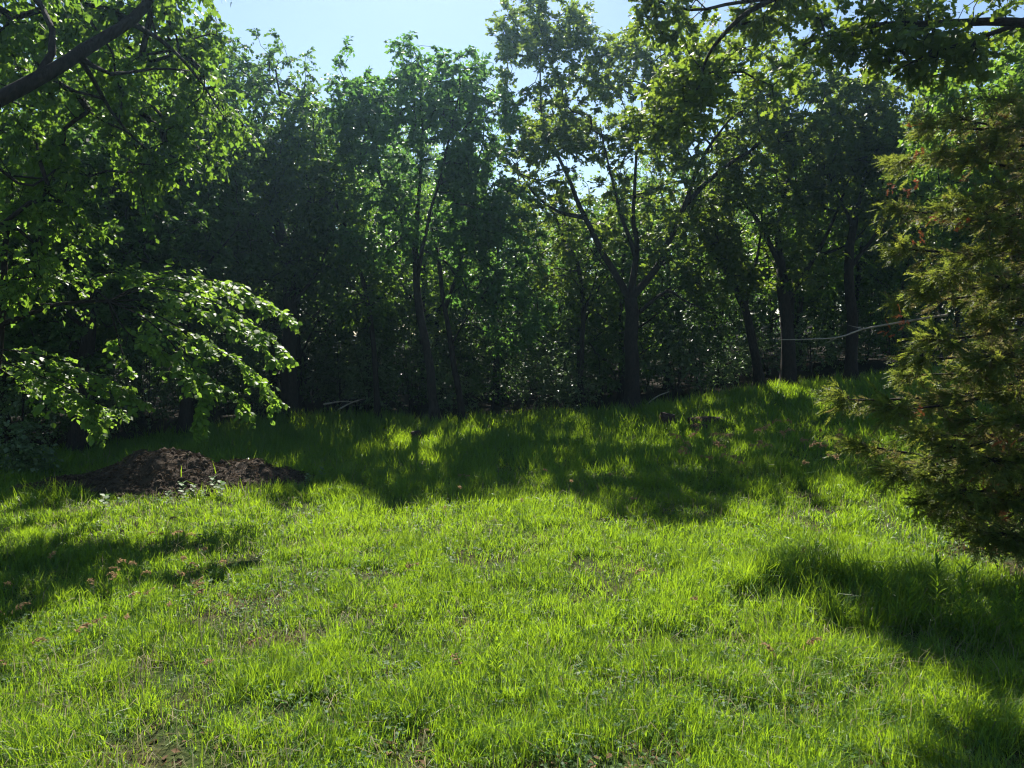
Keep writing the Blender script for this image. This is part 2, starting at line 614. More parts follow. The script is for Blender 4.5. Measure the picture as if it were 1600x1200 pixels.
    nm = norm(np.array([0, 0, 1.0]) + rng.normal(0, .45, (len(x), 3)))
    leaf_cards(Lf, p, ax, nm, rng.uniform(.03, .075, len(x)), 'quad')
    Lf.build('fallen_leaves', M['litter'], None, False, 'stuff')


# ------------------------------------------------------------------ leaves
TPL = {
    'quad': (np.array([[0, 0, 0], [.45, .33, .07], [1, 0, -.06], [.45, -.33, .07]]), np.array([[0, 1, 2], [0, 2, 3]])),
    'oval': (np.array([[0, 0, 0], [.22, .24, .05], [.58, .30, .06], [1, 0, -.08], [.58, -.30, .06], [.22, -.24, .05], [.5, 0, 0]]),
             np.array([[0, 1, 6], [1, 2, 6], [2, 3, 6], [3, 4, 6], [4, 5, 6], [5, 0, 6]])),
    'oak': (np.array([[0, 0, 0], [.18, .10, .02], [.30, .27, .06], [.42, .13, .02], [.58, .36, .07], [.70, .17, .02], [.88, .22, .03], [1, 0, -.05],
                      [.88, -.22, .03], [.70, -.17, .02], [.58, -.36, .07], [.42, -.13, .02], [.30, -.27, .06], [.18, -.10, .02]]),
            np.array([[0, 1, 13], [1, 2, 3], [1, 3, 11], [1, 11, 13], [11, 12, 13], [3, 4, 5], [3, 5, 9], [3, 9, 11], [9, 10, 11], [5, 6, 7], [5, 7, 9], [7, 8, 9]])),
}


def leaf_cards(geo, pos, axis, normal, length, tpl, width=1.0):
    V, T = TPL[tpl]
    n = len(pos)
    side = norm(np.cross(normal, axis))
    nrm = np.cross(axis, side)
    L = np.asarray(length).reshape(-1, 1, 1)
    v = pos[:, None, :] + L * (V[None, :, 0:1] * axis[:, None, :] + width * V[None, :, 1:2] * side[:, None, :] + V[None, :, 2:3] * nrm[:, None, :])
    t = (np.arange(n)[:, None, None] * len(V) + T[None]).reshape(-1, 3)
    geo.add(v.reshape(-1, 3), t, np.repeat(rng.random(n), len(V)))


def twigs_with_leaves(leaf, wood, start, dirn, L, tpl, size, per, droop=.35, flat=.0, width=1.0, twig_r=.0):
    """leafy twiglets: start (n,3), direction (n,3), length (n); `per` leaves in two ranks on each"""
    n = len(start)
    ts = (np.arange(per) + .6) / per
    sd = rng.random((n, 1, 1))
    s = np.repeat(ts[None, :, None], n, 0) + rng.normal(0, .05, (n, per, 1))
    up = np.array([0, 0, 1.0])
    Lr = L[:, None, None]
    pos = start[:, None, :] + dirn[:, None, :] * s * Lr - up * (s ** 2) * Lr * droop
    tang = norm(dirn[:, None, :] - up * 2 * s * droop)
    latv = norm(np.cross(tang, up + rng.normal(0, .35, (n, 1, 3)) * (1 - flat)))
    sign = np.where(np.arange(per) % 2 == 0, 1.0, -1.0)[None, :, None]
    ax = norm(tang * .7 + latv * sign * .75 - up * droop * .9 + rng.normal(0, .28, (n, per, 3)))
    nm = norm(up * (.6 + flat) + rng.normal(0, .55, (n, per, 3)))
    ln = size * rng.uniform(.5, 1.35, (n, per))
    leaf_cards(leaf, pos.reshape(-1, 3), ax.reshape(-1, 3), nm.reshape(-1, 3), ln.ravel(), tpl, width)
    if wood is not None and twig_r > 0:
        a = start
        b = start + dirn * (L * .5)[:, None] - up * (.25 * L * droop)[:, None]
        c = start + dirn * L[:, None] - up * (L * droop)[:, None]
        s1 = norm(np.cross(dirn, up + rng.normal(0, .3, (n, 3))))
        s2 = np.cross(dirn, s1)
        rings = []
        for q, r in ((a, twig_r), (b, twig_r * .7), (c, twig_r * .3)):
            for ang in (0, 2.09, 4.19):
                rings.append(q + r * (math.cos(ang) * s1 + math.sin(ang) * s2))
        v = np.stack(rings, 1).reshape(-1, 3)
        tt = []
        for i in (0, 3):
            for j in range(3):
                p, q = i + j, i + (j + 1) % 3
                tt += [(p, q, q + 3), (p, q + 3, p + 3)]
        t = (np.arange(n)[:, None, None] * 9 + np.array(tt)[None]).reshape(-1, 3)
        wood.add(v, t, .5)


# ------------------------------------------------------------------ trees
def sample_env(env, n, gap=.42, nscale=1.1, shell=.55, seed=0):
    """clump centres inside a union of ellipsoids, broken up by noise so that sky shows through"""
    env = [(np.asarray(c, float), np.asarray(r, float)) for c, r in env]
    vol = np.array([np.prod(r) for _, r in env]) ** .85
    out = []
    need = n
    while need > 0:
        m = need * 3 + 50
        idx = rng.choice(len(env), m, p=vol / vol.sum())
        d = norm(rng.normal(0, 1, (m, 3)))
        rr = rng.random((m, 1)) ** (1 / (3 + 3 * shell))
        c = np.array([env[i][0] for i in idx])
        r = np.array([env[i][1] for i in idx])
        p = c + d * rr * r * (1 + .22 * (rng.random((m, 1)) - .5))
        nn = noise3(p / nscale + seed * 7.7 + 100)
        p = p[nn > gap * (.7 + .6 * rng.random(m))]
        out.append(p[:need])
        need -= len(out[-1])
    return np.concatenate(out)


def grow(lines, targets, r_tip=.006, seglen=.45, rmax=.6, updraft=.25):
    """connect every clump centre to the nearest wood. lines: list of (points, radii).
    returns chains [(points, radii)] and the direction in which each clump leaves its branch"""
    pos, fix = [], []
    for pts, rad in lines:
        for p, r in zip(pts, rad):
            pos.append(p)
            fix.append(r)
    nfix = len(pos)
    cap = nfix + len(targets) * 14
    P = np.zeros((cap, 3))
    P[:nfix] = pos
    par = -np.ones(cap, int)
    N = nfix
    d0 = np.min(np.linalg.norm(targets[:, None, :] - P[None, :nfix], axis=2), axis=1)
    order = np.argsort(d0)
    low = np.zeros(cap)
    fixr = np.array(fix)
    # thin parts of the trunk lines are preferred to the lowest bole
    low[:nfix] = np.clip(fixr - .07, 0, 1) * 3.5
    tips, dirs = np.zeros(len(targets), int), np.zeros((len(targets), 3))
    chains = []
    for ti in order:
        T = targets[ti]
        dv = T - P[:N]
        dist = np.linalg.norm(dv, axis=1)
        cost = dist + low[:N] + updraft * np.clip(-dv[:, 2], 0, 9)
        j = int(np.argmin(cost))
        d = dist[j]
        ns = max(1, min(12, int(math.ceil(d / seglen))))
        a = P[j]
        chain = [j]
        bend = rng.normal(0, .10, 3) * d + np.array([0, 0, .10 * d])
        for s in range(1, ns + 1):
            f = s / ns
            p = a + (T - a) * f + bend * math.sin(math.pi * f) + (rng.normal(0, .03, 3) * min(d, 1) if s < ns else 0)
            P[N] = p
            par[N] = chain[-1]
            chain.append(N)
            N += 1
        chains.append(chain)
        tips[ti] = N - 1
        dirs[ti] = T - P[par[N - 1]]
    cnt = np.zeros(N)
    for t in tips:
        k = t
        while k >= nfix:
            cnt[k] += 1
            k = par[k]
    R = r_tip * np.maximum(cnt, 1) ** .52
    R[:nfix] = fixr
    out = []
    for ch in chains:
        r = [min(R[c], R[ch[0]] * .75) if c != ch[0] else R[ch[1]] for c in ch]
        r = np.minimum(np.array(r), max(R[ch[0]] * .8, r_tip))
        out.append((P[ch], r))
    return out, norm(dirs)


def line(pts, r0, r1, n=None):
    pts = np.asarray(pts, float)
    ln = np.sum(np.linalg.norm(np.diff(pts, axis=0), axis=1))
    n = n or max(4, int(ln / .3))
    p = smooth_line(pts, n)
    wob = np.stack([noise3(p * 1.3 + 31) - .5, noise3(p * 1.3 + 57) - .5, np.zeros(n)], 1) * .16
    p = p + wob * np.clip(np.linspace(0, 3, n), 0, 1)[:, None]
    return p, r0 + (r1 - r0) * np.linspace(0, 1, n) ** .8


def build_tree(name, label, cat, base, trunk, limbs, targets, leaf, group=None, tw=4, per=8, size=.12, L=.45, tpl='quad', droop=.3,
               bark='bark', r_tip=.007, flare=1.85, width=1.0, twig_r=0.0, spread=.8, updraft=.25, seglen=.45):
    """thing: an Empty at the base of the trunk > trunk (> limb ...), crown"""
    base = np.asarray(base, float)
    root = empty(name, base, label, cat, group)
    lines = []
    tp, tr = line(*trunk)
    hgt = tp[:, 2] - base[2]
    tr = tr * (1 + (flare - 1) * np.exp(-np.clip(hgt, 0, 9) / .28))
    lines.append((tp, tr))
    for lb in limbs:
        lines.append(line(*lb))
    W, TR = Geo(), Geo()
    tube(TR, tp, tr, 10, rough=.12)
    chains, dirs = grow(lines, targets, r_tip, updraft=updraft, seglen=seglen)
    for p, r in chains:
        tube(W, p, r, 5 if r[0] > .025 else 4 if r[0] > .012 else 3)
    LF = Geo()
    n = len(targets)
    st = np.repeat(targets, tw, 0)
    dd = norm(np.repeat(dirs, tw, 0) * .7 + rng.normal(0, spread, (n * tw, 3)) * [1, 1, .75])
    ll = L * rng.uniform(.6, 1.3, n * tw)
    st = st - dd * (ll * .15)[:, None]
    twigs_with_leaves(LF, W, st, dd, ll, tpl, size, per, droop, 0, width, twig_r)
    trunk_o = TR.build('trunk', M[bark], root, True, off=base)
    W.build('branches', M[bark], root, True, 'stuff', base)
    for lp, lr in lines[1:]:
        g = Geo()
        tube(g, lp, lr, 8, rough=.12)
        g.build('limb', M[bark], trunk_o, True, off=base)
    LF.build('crown', M[leaf], root, False, off=base)
    print(name, 'tris', sum(len(t) for t in LF.t) + sum(len(t) for t in W.t))
    return root


def ell(u, v, y, ru, rv, ry):
    """ellipsoid of crown seen at photo pixel (u, v) with its radii in photo pixels, at distance y"""
    return PX(u, v, y), np.array([ru * y / FPX, ry, rv * y / FPX])


def pl(y, *uv):
    """polyline through photo pixels, all about distance y (a third number shifts one point in depth)"""
    return [PX(q[0], q[1], y + (q[2] if len(q) > 2 else 0)) for q in uv]


def base_at(u, v, y=None):
    p = ground_at(u, v) if y is None else PX(u, v, y)
    return np.array([p[0], p[1], g1(p[0], p[1]) - .05])


def front_trees():
    # slim tall tree in the middle
    b = base_at(680, 672, 22.6)
    y = 22.6
    T = sample_env([ell(650, 200, y, 120, 120, 2.2), ell(650, 130, y, 105, 65, 1.7), ell(560, 180, y, 45, 100, 1.2), ell(745, 190, y, 50, 100, 1.3),
                    ell(600, 350, y, 70, 70, 1.3), ell(740, 380, y, 70, 90, 1.4)], 560, .40, .9, seed=1)
    build_tree('ash_tree', 'slim tall tree with a forked dark trunk at the middle of the meadow edge', 'tree', b,
               ([b] + pl(y, (674, 600), (660, 520), (650, 440), (648, 390)), .15, .10),
               [(pl(y, (648, 390), (625, 340), (600, 300, .3), (585, 230, .6), (575, 150, .8)), .075, .02),
                (pl(y, (648, 390), (655, 300), (660, 210), (655, 110)), .085, .015),
                (pl(y, (652, 440), (665, 360, -.4), (690, 270, -.6), (712, 170, -.8), (720, 110, -.8)), .07, .015)],
               T, 'ashleaf', tw=5, spread=.68, per=12, size=.135, L=.44, droop=.32)
    # its slender neighbour
    b = base_at(724, 668, 23.2)
    y = 23.2
    T = sample_env([ell(760, 240, y, 70, 130, 1.6), ell(730, 330, y, 60, 80, 1.2), ell(780, 400, y, 60, 110, 1.3), ell(800, 490, y, 60, 60, 1.2)], 330, .42, .9, seed=2)
    build_tree('ash_tree', 'slender tree leaning away just beside the slim tall forked one', 'tree', b,
               ([b] + pl(y, (712, 580), (697, 480), (682, 400), (672, 350)), .11, .05),
               [(pl(y, (697, 480), (725, 390, .4), (745, 280, .6), (760, 160, .8)), .06, .015),
                (pl(y, (705, 540), (745, 470, -.3), (785, 420, -.6)), .035, .012)],
               T, 'ashleaf', tw=5, spread=.68, per=12, size=.13, L=.38)
    # dark thick trunk behind the lit sprays
    y = 24.0
    b = base_at(452, 645, y)
    T = sample_env([ell(390, 190, y, 120, 130, 2.4), ell(350, 110, y, 70, 60, 1.6), ell(440, 300, y, 100, 100, 2), ell(330, 330, y, 90, 110, 2),
                    ell(500, 360, y, 60, 70, 1.5), ell(420, 420, y, 80, 40, 1.5)], 620, .38, 1.0, seed=3)
    build_tree('elm_tree', 'dark tree with the thickest straight trunk, just behind the bright hanging sprays', 'tree', b,
               ([b] + pl(y, (452, 560), (453, 480), (448, 400), (430, 330)), .27, .16),
               [(pl(y, (430, 330), (400, 260), (370, 180), (350, 100)), .12, .02),
                (pl(y, (448, 400), (400, 340), (340, 310), (290, 300)), .09, .02),
                (pl(y, (430, 330), (445, 240), (440, 160), (430, 110)), .10, .02),
                (pl(y, (453, 480), (490, 430), (520, 360)), .08, .02)],
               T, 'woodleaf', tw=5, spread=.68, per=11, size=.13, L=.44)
    # paler feathery tree between the thick trunk and the middle
    y = 23.6
    b = base_at(590, 642, y)
    T = sample_env([ell(490, 220, y, 60, 80, 1.6), ell(520, 310, y, 60, 60, 1.5), ell(470, 290, y, 60, 60, 1.4), ell(560, 430, y, 60, 70, 1.2), ell(480, 410, y, 45, 30, 1)], 360, .42, .8, seed=4)
    build_tree('ash_tree', 'feathery pale green tree of middling height with a thin curved trunk', 'tree', b,
               ([b] + pl(y, (585, 560), (572, 470), (548, 380), (520, 300)), .10, .05),
               [(pl(y, (548, 380), (510, 300), (490, 220), (485, 160)), .05, .012), (pl(y, (572, 470), (520, 420), (480, 405)), .035, .012)],
               T, 'elmleaf', tw=5, spread=.68, per=12, size=.13, L=.44, droop=.4)
    y = 25.4
    b = base_at(908, 640, y)
    T = sample_env([ell(850, 330, y, 60, 60, 1.3), ell(880, 420, y, 45, 50, 1.1), ell(915, 470, y, 35, 40, .9)], 150, .42, .9, seed=14)
    build_tree('young_oak_tree', 'thin dark trunk bending away beside the spreading oak in the shade', 'tree', b,
               ([b] + pl(y, (908, 560), (913, 480), (905, 420), (880, 370), (860, 320)), .11, .04),
               [(pl(y, (913, 490), (930, 440), (940, 400)), .045, .012)], T, 'oakleaf', tw=4, spread=.68, per=9, size=.12, L=.45)
    # the spreading oak
    y = 24.0
    b = base_at(988, 642, y)
    T = sample_env([ell(860, 160, y, 90, 95, 2.2), ell(850, 260, y, 70, 70, 1.8), ell(980, 150, y, 110, 95, 2.4), ell(1010, 260, y, 120, 70, 2.2),
                    ell(1130, 160, y, 110, 100, 2.3), ell(1200, 190, y, 70, 60, 1.8), ell(850, 45, y, 75, 60, 1.6), ell(820, 110, y, 50, 60, 1.4), ell(930, 340, y, 60, 45, 1.5), ell(1060, 380, y, 60, 50, 1.6)], 760, .50, .8, seed=5)
    T = np.concatenate([T, sample_env([ell(850, 30, y, 75, 60, 1.6)], 70, .4, .7, seed=15), sample_env([ell(960, 110, y, 70, 40, 1.6), ell(1060, 90, y, 60, 50, 1.6)], 60, .4, .7, seed=16)])
    build_tree('oak_tree', 'spreading oak with a dark forked trunk and rising limbs standing alone at the meadow edge', 'tree', b,
               ([b] + pl(y, (988, 560), (986, 500), (985, 465)), .24, .2),
               [(pl(y, (985, 468), (945, 400), (915, 340), (895, 290), (865, 225), (842, 150), (850, 30)), .125, .015),
                (pl(y, (985, 468), (992, 400), (988, 330), (995, 240), (1005, 130)), .13, .015),
                (pl(y, (985, 468), (1030, 410), (1070, 320), (1095, 250), (1140, 190), (1210, 140)), .13, .015),
                (pl(y, (1070, 320), (1120, 270), (1180, 230), (1240, 180)), .10, .02),
                (pl(y, (915, 340), (870, 330), (835, 300), (800, 250)), .08, .015),
                (pl(y, (992, 400), (960, 300, -.6), (940, 200, -1)), .08, .015),
                (pl(y, (985, 500), (1040, 455), (1070, 470), (1110, 490)), .07, .015)],
               T, 'oakleaf', tw=6, spread=.68, per=11, size=.13, L=.36, droop=.15)
    # two-stemmed oak
    y = 25.2
    b = base_at(1232, 607, y)
    T = sample_env([ell(1240, 240, y, 120, 90, 2.3), ell(1300, 190, y, 80, 70, 2), ell(1160, 320, y, 80, 60, 1.8), ell(1330, 300, y, 80, 80, 2),
                    ell(1230, 400, y, 90, 50, 1.8), ell(1240, 120, y, 60, 50, 1.6)], 640, .50, .85, seed=6)
    build_tree('oak_tree', 'gnarled oak whose curved limbs arch over a second stem near the meadow corner', 'tree', b,
               ([b] + pl(y, (1232, 540), (1228, 480), (1222, 420)), .25, .17),
               [(pl(y, (1222, 420), (1215, 350), (1235, 270), (1265, 200), (1290, 150)), .13, .02),
                (pl(y, (1228, 470), (1275, 400), (1310, 330), (1335, 260)), .11, .02),
                (pl(y, (1222, 420), (1180, 340), (1150, 300), (1120, 290)), .10, .02),
                (pl(y, (1275, 400), (1330, 380), (1370, 330)), .06, .015)],
               T, 'oakleaf', tw=6, spread=.68, per=11, size=.13, L=.36, droop=.15)
    y = 25.4
    b = base_at(1186, 612, y)
    T = sample_env([ell(1110, 330, y, 70, 60, 1.6), ell(1130, 420, y, 60, 50, 1.4), ell(1190, 250, y, 60, 70, 1.5)], 230, .50, .85, seed=7)
    build_tree('oak_tree', 'thin oak stem curving away from the gnarled oak in the shade', 'tree', b,
               ([b] + pl(y, (1182, 560), (1165, 480), (1135, 425), (1110, 390)), .17, .09),
               [(pl(y, (1135, 425), (1100, 360), (1080, 320)), .06, .015), (pl(y, (1165, 480), (1185, 380), (1195, 260)), .07, .015)],
               T, 'oakleaf', tw=6, spread=.68, per=11, size=.13, L=.38)
    # trees behind the cedar
    y = 24.5
    b = base_at(1330, 598, y)
    T = sample_env([ell(1370, 190, y, 100, 70, 2), ell(1350, 270, y, 80, 70, 2), ell(1440, 170, y, 70, 60, 1.8), ell(1420, 300, y, 80, 90, 2)], 520, .48, .85, seed=8)
    build_tree('oak_tree', 'straight dark oak partly hidden behind the cedar', 'tree', b,
               ([b] + pl(y, (1330, 500), (1328, 420), (1335, 340)), .2, .12),
               [(pl(y, (1335, 340), (1355, 260), (1375, 180)), .08, .015), (pl(y, (1328, 420), (1385, 340), (1430, 250)), .08, .015),
                (pl(y, (1335, 360), (1300, 280), (1290, 220)), .06, .015)],
               T, 'oakleaf', tw=6, spread=.68, per=11, size=.13, L=.38)
    y = 18.5
    b = base_at(1600, 640, y)
    T = sample_env([ell(1540, 190, y, 90, 100, 2), ell(1600, 120, y, 80, 80, 2), ell(1480, 260, y, 60, 80, 1.6), ell(1590, 330, y, 90, 90, 2), ell(1640, 230, y, 80, 120, 2)], 620, .36, .9, seed=9)
    build_tree('oak_tree', 'sunlit yellow green oak rising above and behind the cedar', 'tree', b,
               ([b] + pl(y, (1600, 520), (1590, 430), (1585, 350)), .2, .12),
               [(pl(y, (1585, 350), (1540, 250), (1520, 160)), .08, .015), (pl(y, (1585, 350), (1620, 240), (1620, 130)), .09, .015),
                (pl(y, (1590, 400), (1530, 370), (1470, 330)), .06, .015)],
               T, 'elmleaf', tw=5, spread=.68, per=11, size=.13, L=.45)
    # dark mass of the left wood edge
    y = 17.5
    b = base_at(120, 690, y)
    T = sample_env([ell(120, 300, y, 150, 120, 2.4), ell(60, 200, y, 130, 110, 2.2), ell(220, 380, y, 110, 90, 2), ell(40, 430, y, 120, 90, 2), ell(150, 520, y, 130, 60, 1.8)], 760, .34, .9, seed=10)
    build_tree('elm_tree', 'dense dark tree filling the shade above the soil heap', 'tree', b,
               ([b] + pl(y, (130, 600), (140, 500), (130, 400)), .2, .12),
               [(pl(y, (130, 400), (90, 300), (70, 180)), .09, .015), (pl(y, (140, 480), (210, 400), (270, 360)), .07, .015),
                (pl(y, (130, 420), (170, 320), (170, 230)), .08, .015), (pl(y, (140, 520), (70, 460), (10, 430)), .06, .015)],
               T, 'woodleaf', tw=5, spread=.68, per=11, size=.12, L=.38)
    y = 20.5
    b = base_at(290, 668, y)
    T = sample_env([ell(280, 260, y, 100, 120, 2.2), ell(330, 370, y, 80, 80, 1.8), ell(230, 440, y, 90, 80, 1.8), ell(270, 150, y, 80, 70, 1.8), ell(330, 520, y, 70, 60, 1.4)], 560, .36, .9, seed=12)
    build_tree('elm_tree', 'dark tree with a bent limb behind the bright arching sprays', 'tree', b,
               ([b] + pl(y, (288, 580), (280, 480), (290, 400)), .17, .1),
               [(pl(y, (290, 400), (280, 290), (270, 170)), .08, .015), (pl(y, (280, 480), (330, 410), (370, 360)), .06, .015), (pl(y, (285, 440), (230, 380), (200, 330)), .06, .015)],
               T, 'woodleaf', tw=5, spread=.68, per=11, size=.125, L=.38)


def near_left_tree():
    """big tree whose trunk stands outside the view and leans over it"""
    b = np.array([-7.9, 6.4, g1(-7.9, 6.4) - .05])
    trunk = [b, b + [.25, .3, 1.6], PX(-120, 250, 7.4), PX(0, 155, 8.0), PX(120, 85, 8.6), PX(235, -10, 9.3), PX(300, -120, 9.8)]
    y = 10.5
    T = sample_env([ell(60, 80, 10.5, 130, 90, 1.3), ell(220, 110, 13.0, 105, 100, 1.0), ell(260, 230, 12.8, 90, 70, .8), ell(320, 190, 14.4, 60, 70, .9),
                    ell(190, 290, 12.2, 60, 60, .7), ell(240, 20, 12.0, 90, 80, 1.3), ell(60, 270, 11.0, 90, 70, .9), ell(20, 390, 10.6, 60, 70, .7),
                    ell(120, -60, 10.6, 220, 60, 1.3)], 580, .40, .6, seed=20)
    build_tree('elm_tree', 'large tree leaning in from the side with a thick bare sloping limb overhead', 'tree', b,
               (trunk, .125, .045),
               [([PX(60, 120, 8.3), PX(85, 60, 8.6), PX(60, 0, 9.0), PX(30, -40, 9.2)], .05, .015),
                ([PX(190, 30, 9.0), PX(250, 60, 10.6), PX(305, 120, 12.6), PX(350, 185, 14.2)], .045, .01),
                ([PX(120, 85, 8.6), PX(170, 115, 9.4), PX(240, 105, 10.2), PX(290, 110, 10.8)], .035, .01),
                ([PX(0, 155, 8.0), PX(-30, 220, 9.0), PX(30, 290, 9.8), PX(80, 265, 10.2)], .04, .01),
                ([PX(120, 85, 8.6), PX(170, 160, 10.4), PX(220, 230, 12.2), PX(250, 270, 12.7)], .035, .01)],
               T, 'elmleaf', tw=5, per=9, size=.095, L=.38, tpl='quad', droop=.65, width=1.15, twig_r=.003, spread=.7)


def spray_branch(LF, W, pts, n_side, side_len, leaf_size, r0=.014):
    """one arching branch with flat ranks of leafy side twigs"""
    p = smooth_line(pts, 26)
    tube(W, p, np.linspace(r0, .003, 26), 5)
    tan = norm(np.gradient(p, axis=0))
    up = np.array([0, 0, 1.0])
    st, dr, ln = [], [], []
    for k in range(n_side):
        f = .18 + .82 * (k + rng.random() * .6) / n_side
        i = min(25, int(f * 25))
        sg = 1 if k % 2 else -1
        lat = norm(np.cross(tan[i], up)) * sg
        st.append(p[i])
        dr.append(norm(tan[i] * .8 + lat * rng.uniform(.2, .95) - up * rng.uniform(-.16, .38) + rng.normal(0, .14, 3)))
        ln.append(side_len * rng.uniform(.55, 1.2) * (1.15 - .55 * f))
    # and the tip itself
    st.append(p[-3])
    dr.append(tan[-1])
    ln.append(side_len * .5)
    st, dr, ln = np.array(st), np.array(dr), np.array(ln)
    twigs_with_leaves(LF, W, st, dr, ln, 'oval', leaf_size, 12, .22, .75, 1.25, .0025)
    # finer twigs on the side twigs
    k = len(st)
    f = rng.uniform(.25, .8, (k * 2, 1))
    s2 = np.repeat(st, 2, 0) + np.repeat(dr, 2, 0) * f * np.repeat(ln, 2)[:, None] - up * (f ** 2) * np.repeat(ln, 2)[:, None] * .22
    d2 = norm(np.repeat(dr, 2, 0) + rng.normal(0, .55, (k * 2, 3)) * [1, 1, .45])
    twigs_with_leaves(LF, W, s2, d2, np.repeat(ln, 2) * .55, 'oval', leaf_size, 7, .28, .6, 1.25, .002)


def near_left_sprays():
    b = np.array([-7.6, 10.7, g1(-7.6, 10.7) - .05])
    root = empty('elm_sapling', b, 'young elm spreading bright sunlit arching sprays low over the grass', 'tree')
    W, LF = Geo(), Geo()
    tp, tr = line([b, b + [.05, .1, 1.0], b + [.2, .15, 2.2], b + [.35, .2, 3.4], b + [.45, .3, 4.3]], .09, .03)
    TR = Geo()
    tube(TR, tp, tr, 8, rough=.1)
    fork = tp[int(len(tp) * .62)]
    forkl = tp[int(len(tp) * .5)]
    hub = PX(170, 470, 10.9)
    hubl = PX(-40, 545, 10.6)
    limb, limb2 = Geo(), Geo()
    lp, lr = line([fork, (fork + hub) / 2 + [0, 0, .12], hub], .04, .022)
    tube(limb, lp, lr, 6)
    lp, lr = line([forkl, hubl], .03, .018)
    tube(limb2, lp, lr, 6)
    sp = [[hub, PX(250, 436, 10.9), PX(340, 440, 11.0), PX(405, 468, 11.1), PX(448, 498, 11.2)],
          [hub, PX(240, 450, 10.6), PX(330, 470, 10.5), PX(400, 508, 10.5), PX(445, 552, 10.5)],
          [hub, PX(230, 470, 11.3), PX(310, 485, 11.6), PX(380, 515, 11.8), PX(425, 560, 11.9)],
          [hub, PX(240, 490, 10.8), PX(310, 530, 10.9), PX(380, 570, 10.9), PX(428, 618, 11.0)],
          [hub, PX(230, 500, 10.5), PX(280, 550, 10.4), PX(315, 600, 10.4), PX(312, 655, 10.4)],
          [hub, PX(220, 445, 11.4), PX(270, 438, 11.8), PX(330, 448, 12.1), PX(385, 470, 12.3)],
          [hub, PX(200, 520, 10.7), PX(250, 545, 10.7), PX(330, 590, 10.8), PX(385, 640, 10.8)],
          [hub, PX(140, 440, 11.0), PX(180, 425, 11.4), PX(230, 432, 11.6), PX(280, 450, 11.8)],
          [hubl, PX(40, 550, 10.5), PX(100, 570, 10.4), PX(160, 590, 10.4), PX(208, 622, 10.4)],
          [hubl, PX(30, 575, 10.3), PX(80, 595, 10.2), PX(130, 622, 10.2), PX(150, 662, 10.2)],
          [hubl, PX(20, 590, 10.8), PX(70, 610, 11.0), PX(120, 630, 11.2), PX(180, 640, 11.3)],
          [hub, PX(185, 530, 11.2), PX(195, 565, 11.2), PX(200, 590, 11.2), PX(205, 612, 11.2)]]
    for i, s in enumerate(sp):
        spray_branch(LF, W, s, 19 if i < 11 else 5, .54 if i < 11 else .18, .088)
    # upper leaves of the same young tree, mostly outside the view
    T = sample_env([(b + [.5, .3, 3.9], np.array([1.2, 1.0, .9])), (b + [.2, .5, 2.8], np.array([1.1, 1, .6]))], 70, .3, .6, seed=31)
    ch, dirs = grow([(tp, tr)], T, .004)
    for p, r in ch:
        tube(W, p, r, 4)
    st = np.repeat(T, 4, 0)
    dd = norm(np.repeat(dirs, 4, 0) + rng.normal(0, .7, (len(st), 3)))
    twigs_with_leaves(LF, W, st, dd, rng.uniform(.25, .45, len(st)), 'quad', .08, 8, .35, .4, 1.2, .003)
    W.build('branches', M['bark'], root, True, 'stuff', b)
    t = TR.build('trunk', M['bark'], root, True, off=b)
    limb.build('limb', M['bark'], t, True, off=b)
    limb2.build('limb', M['bark'], t, True, off=b)
    LF.build('crown', M['litleaf'], root, False, off=b)


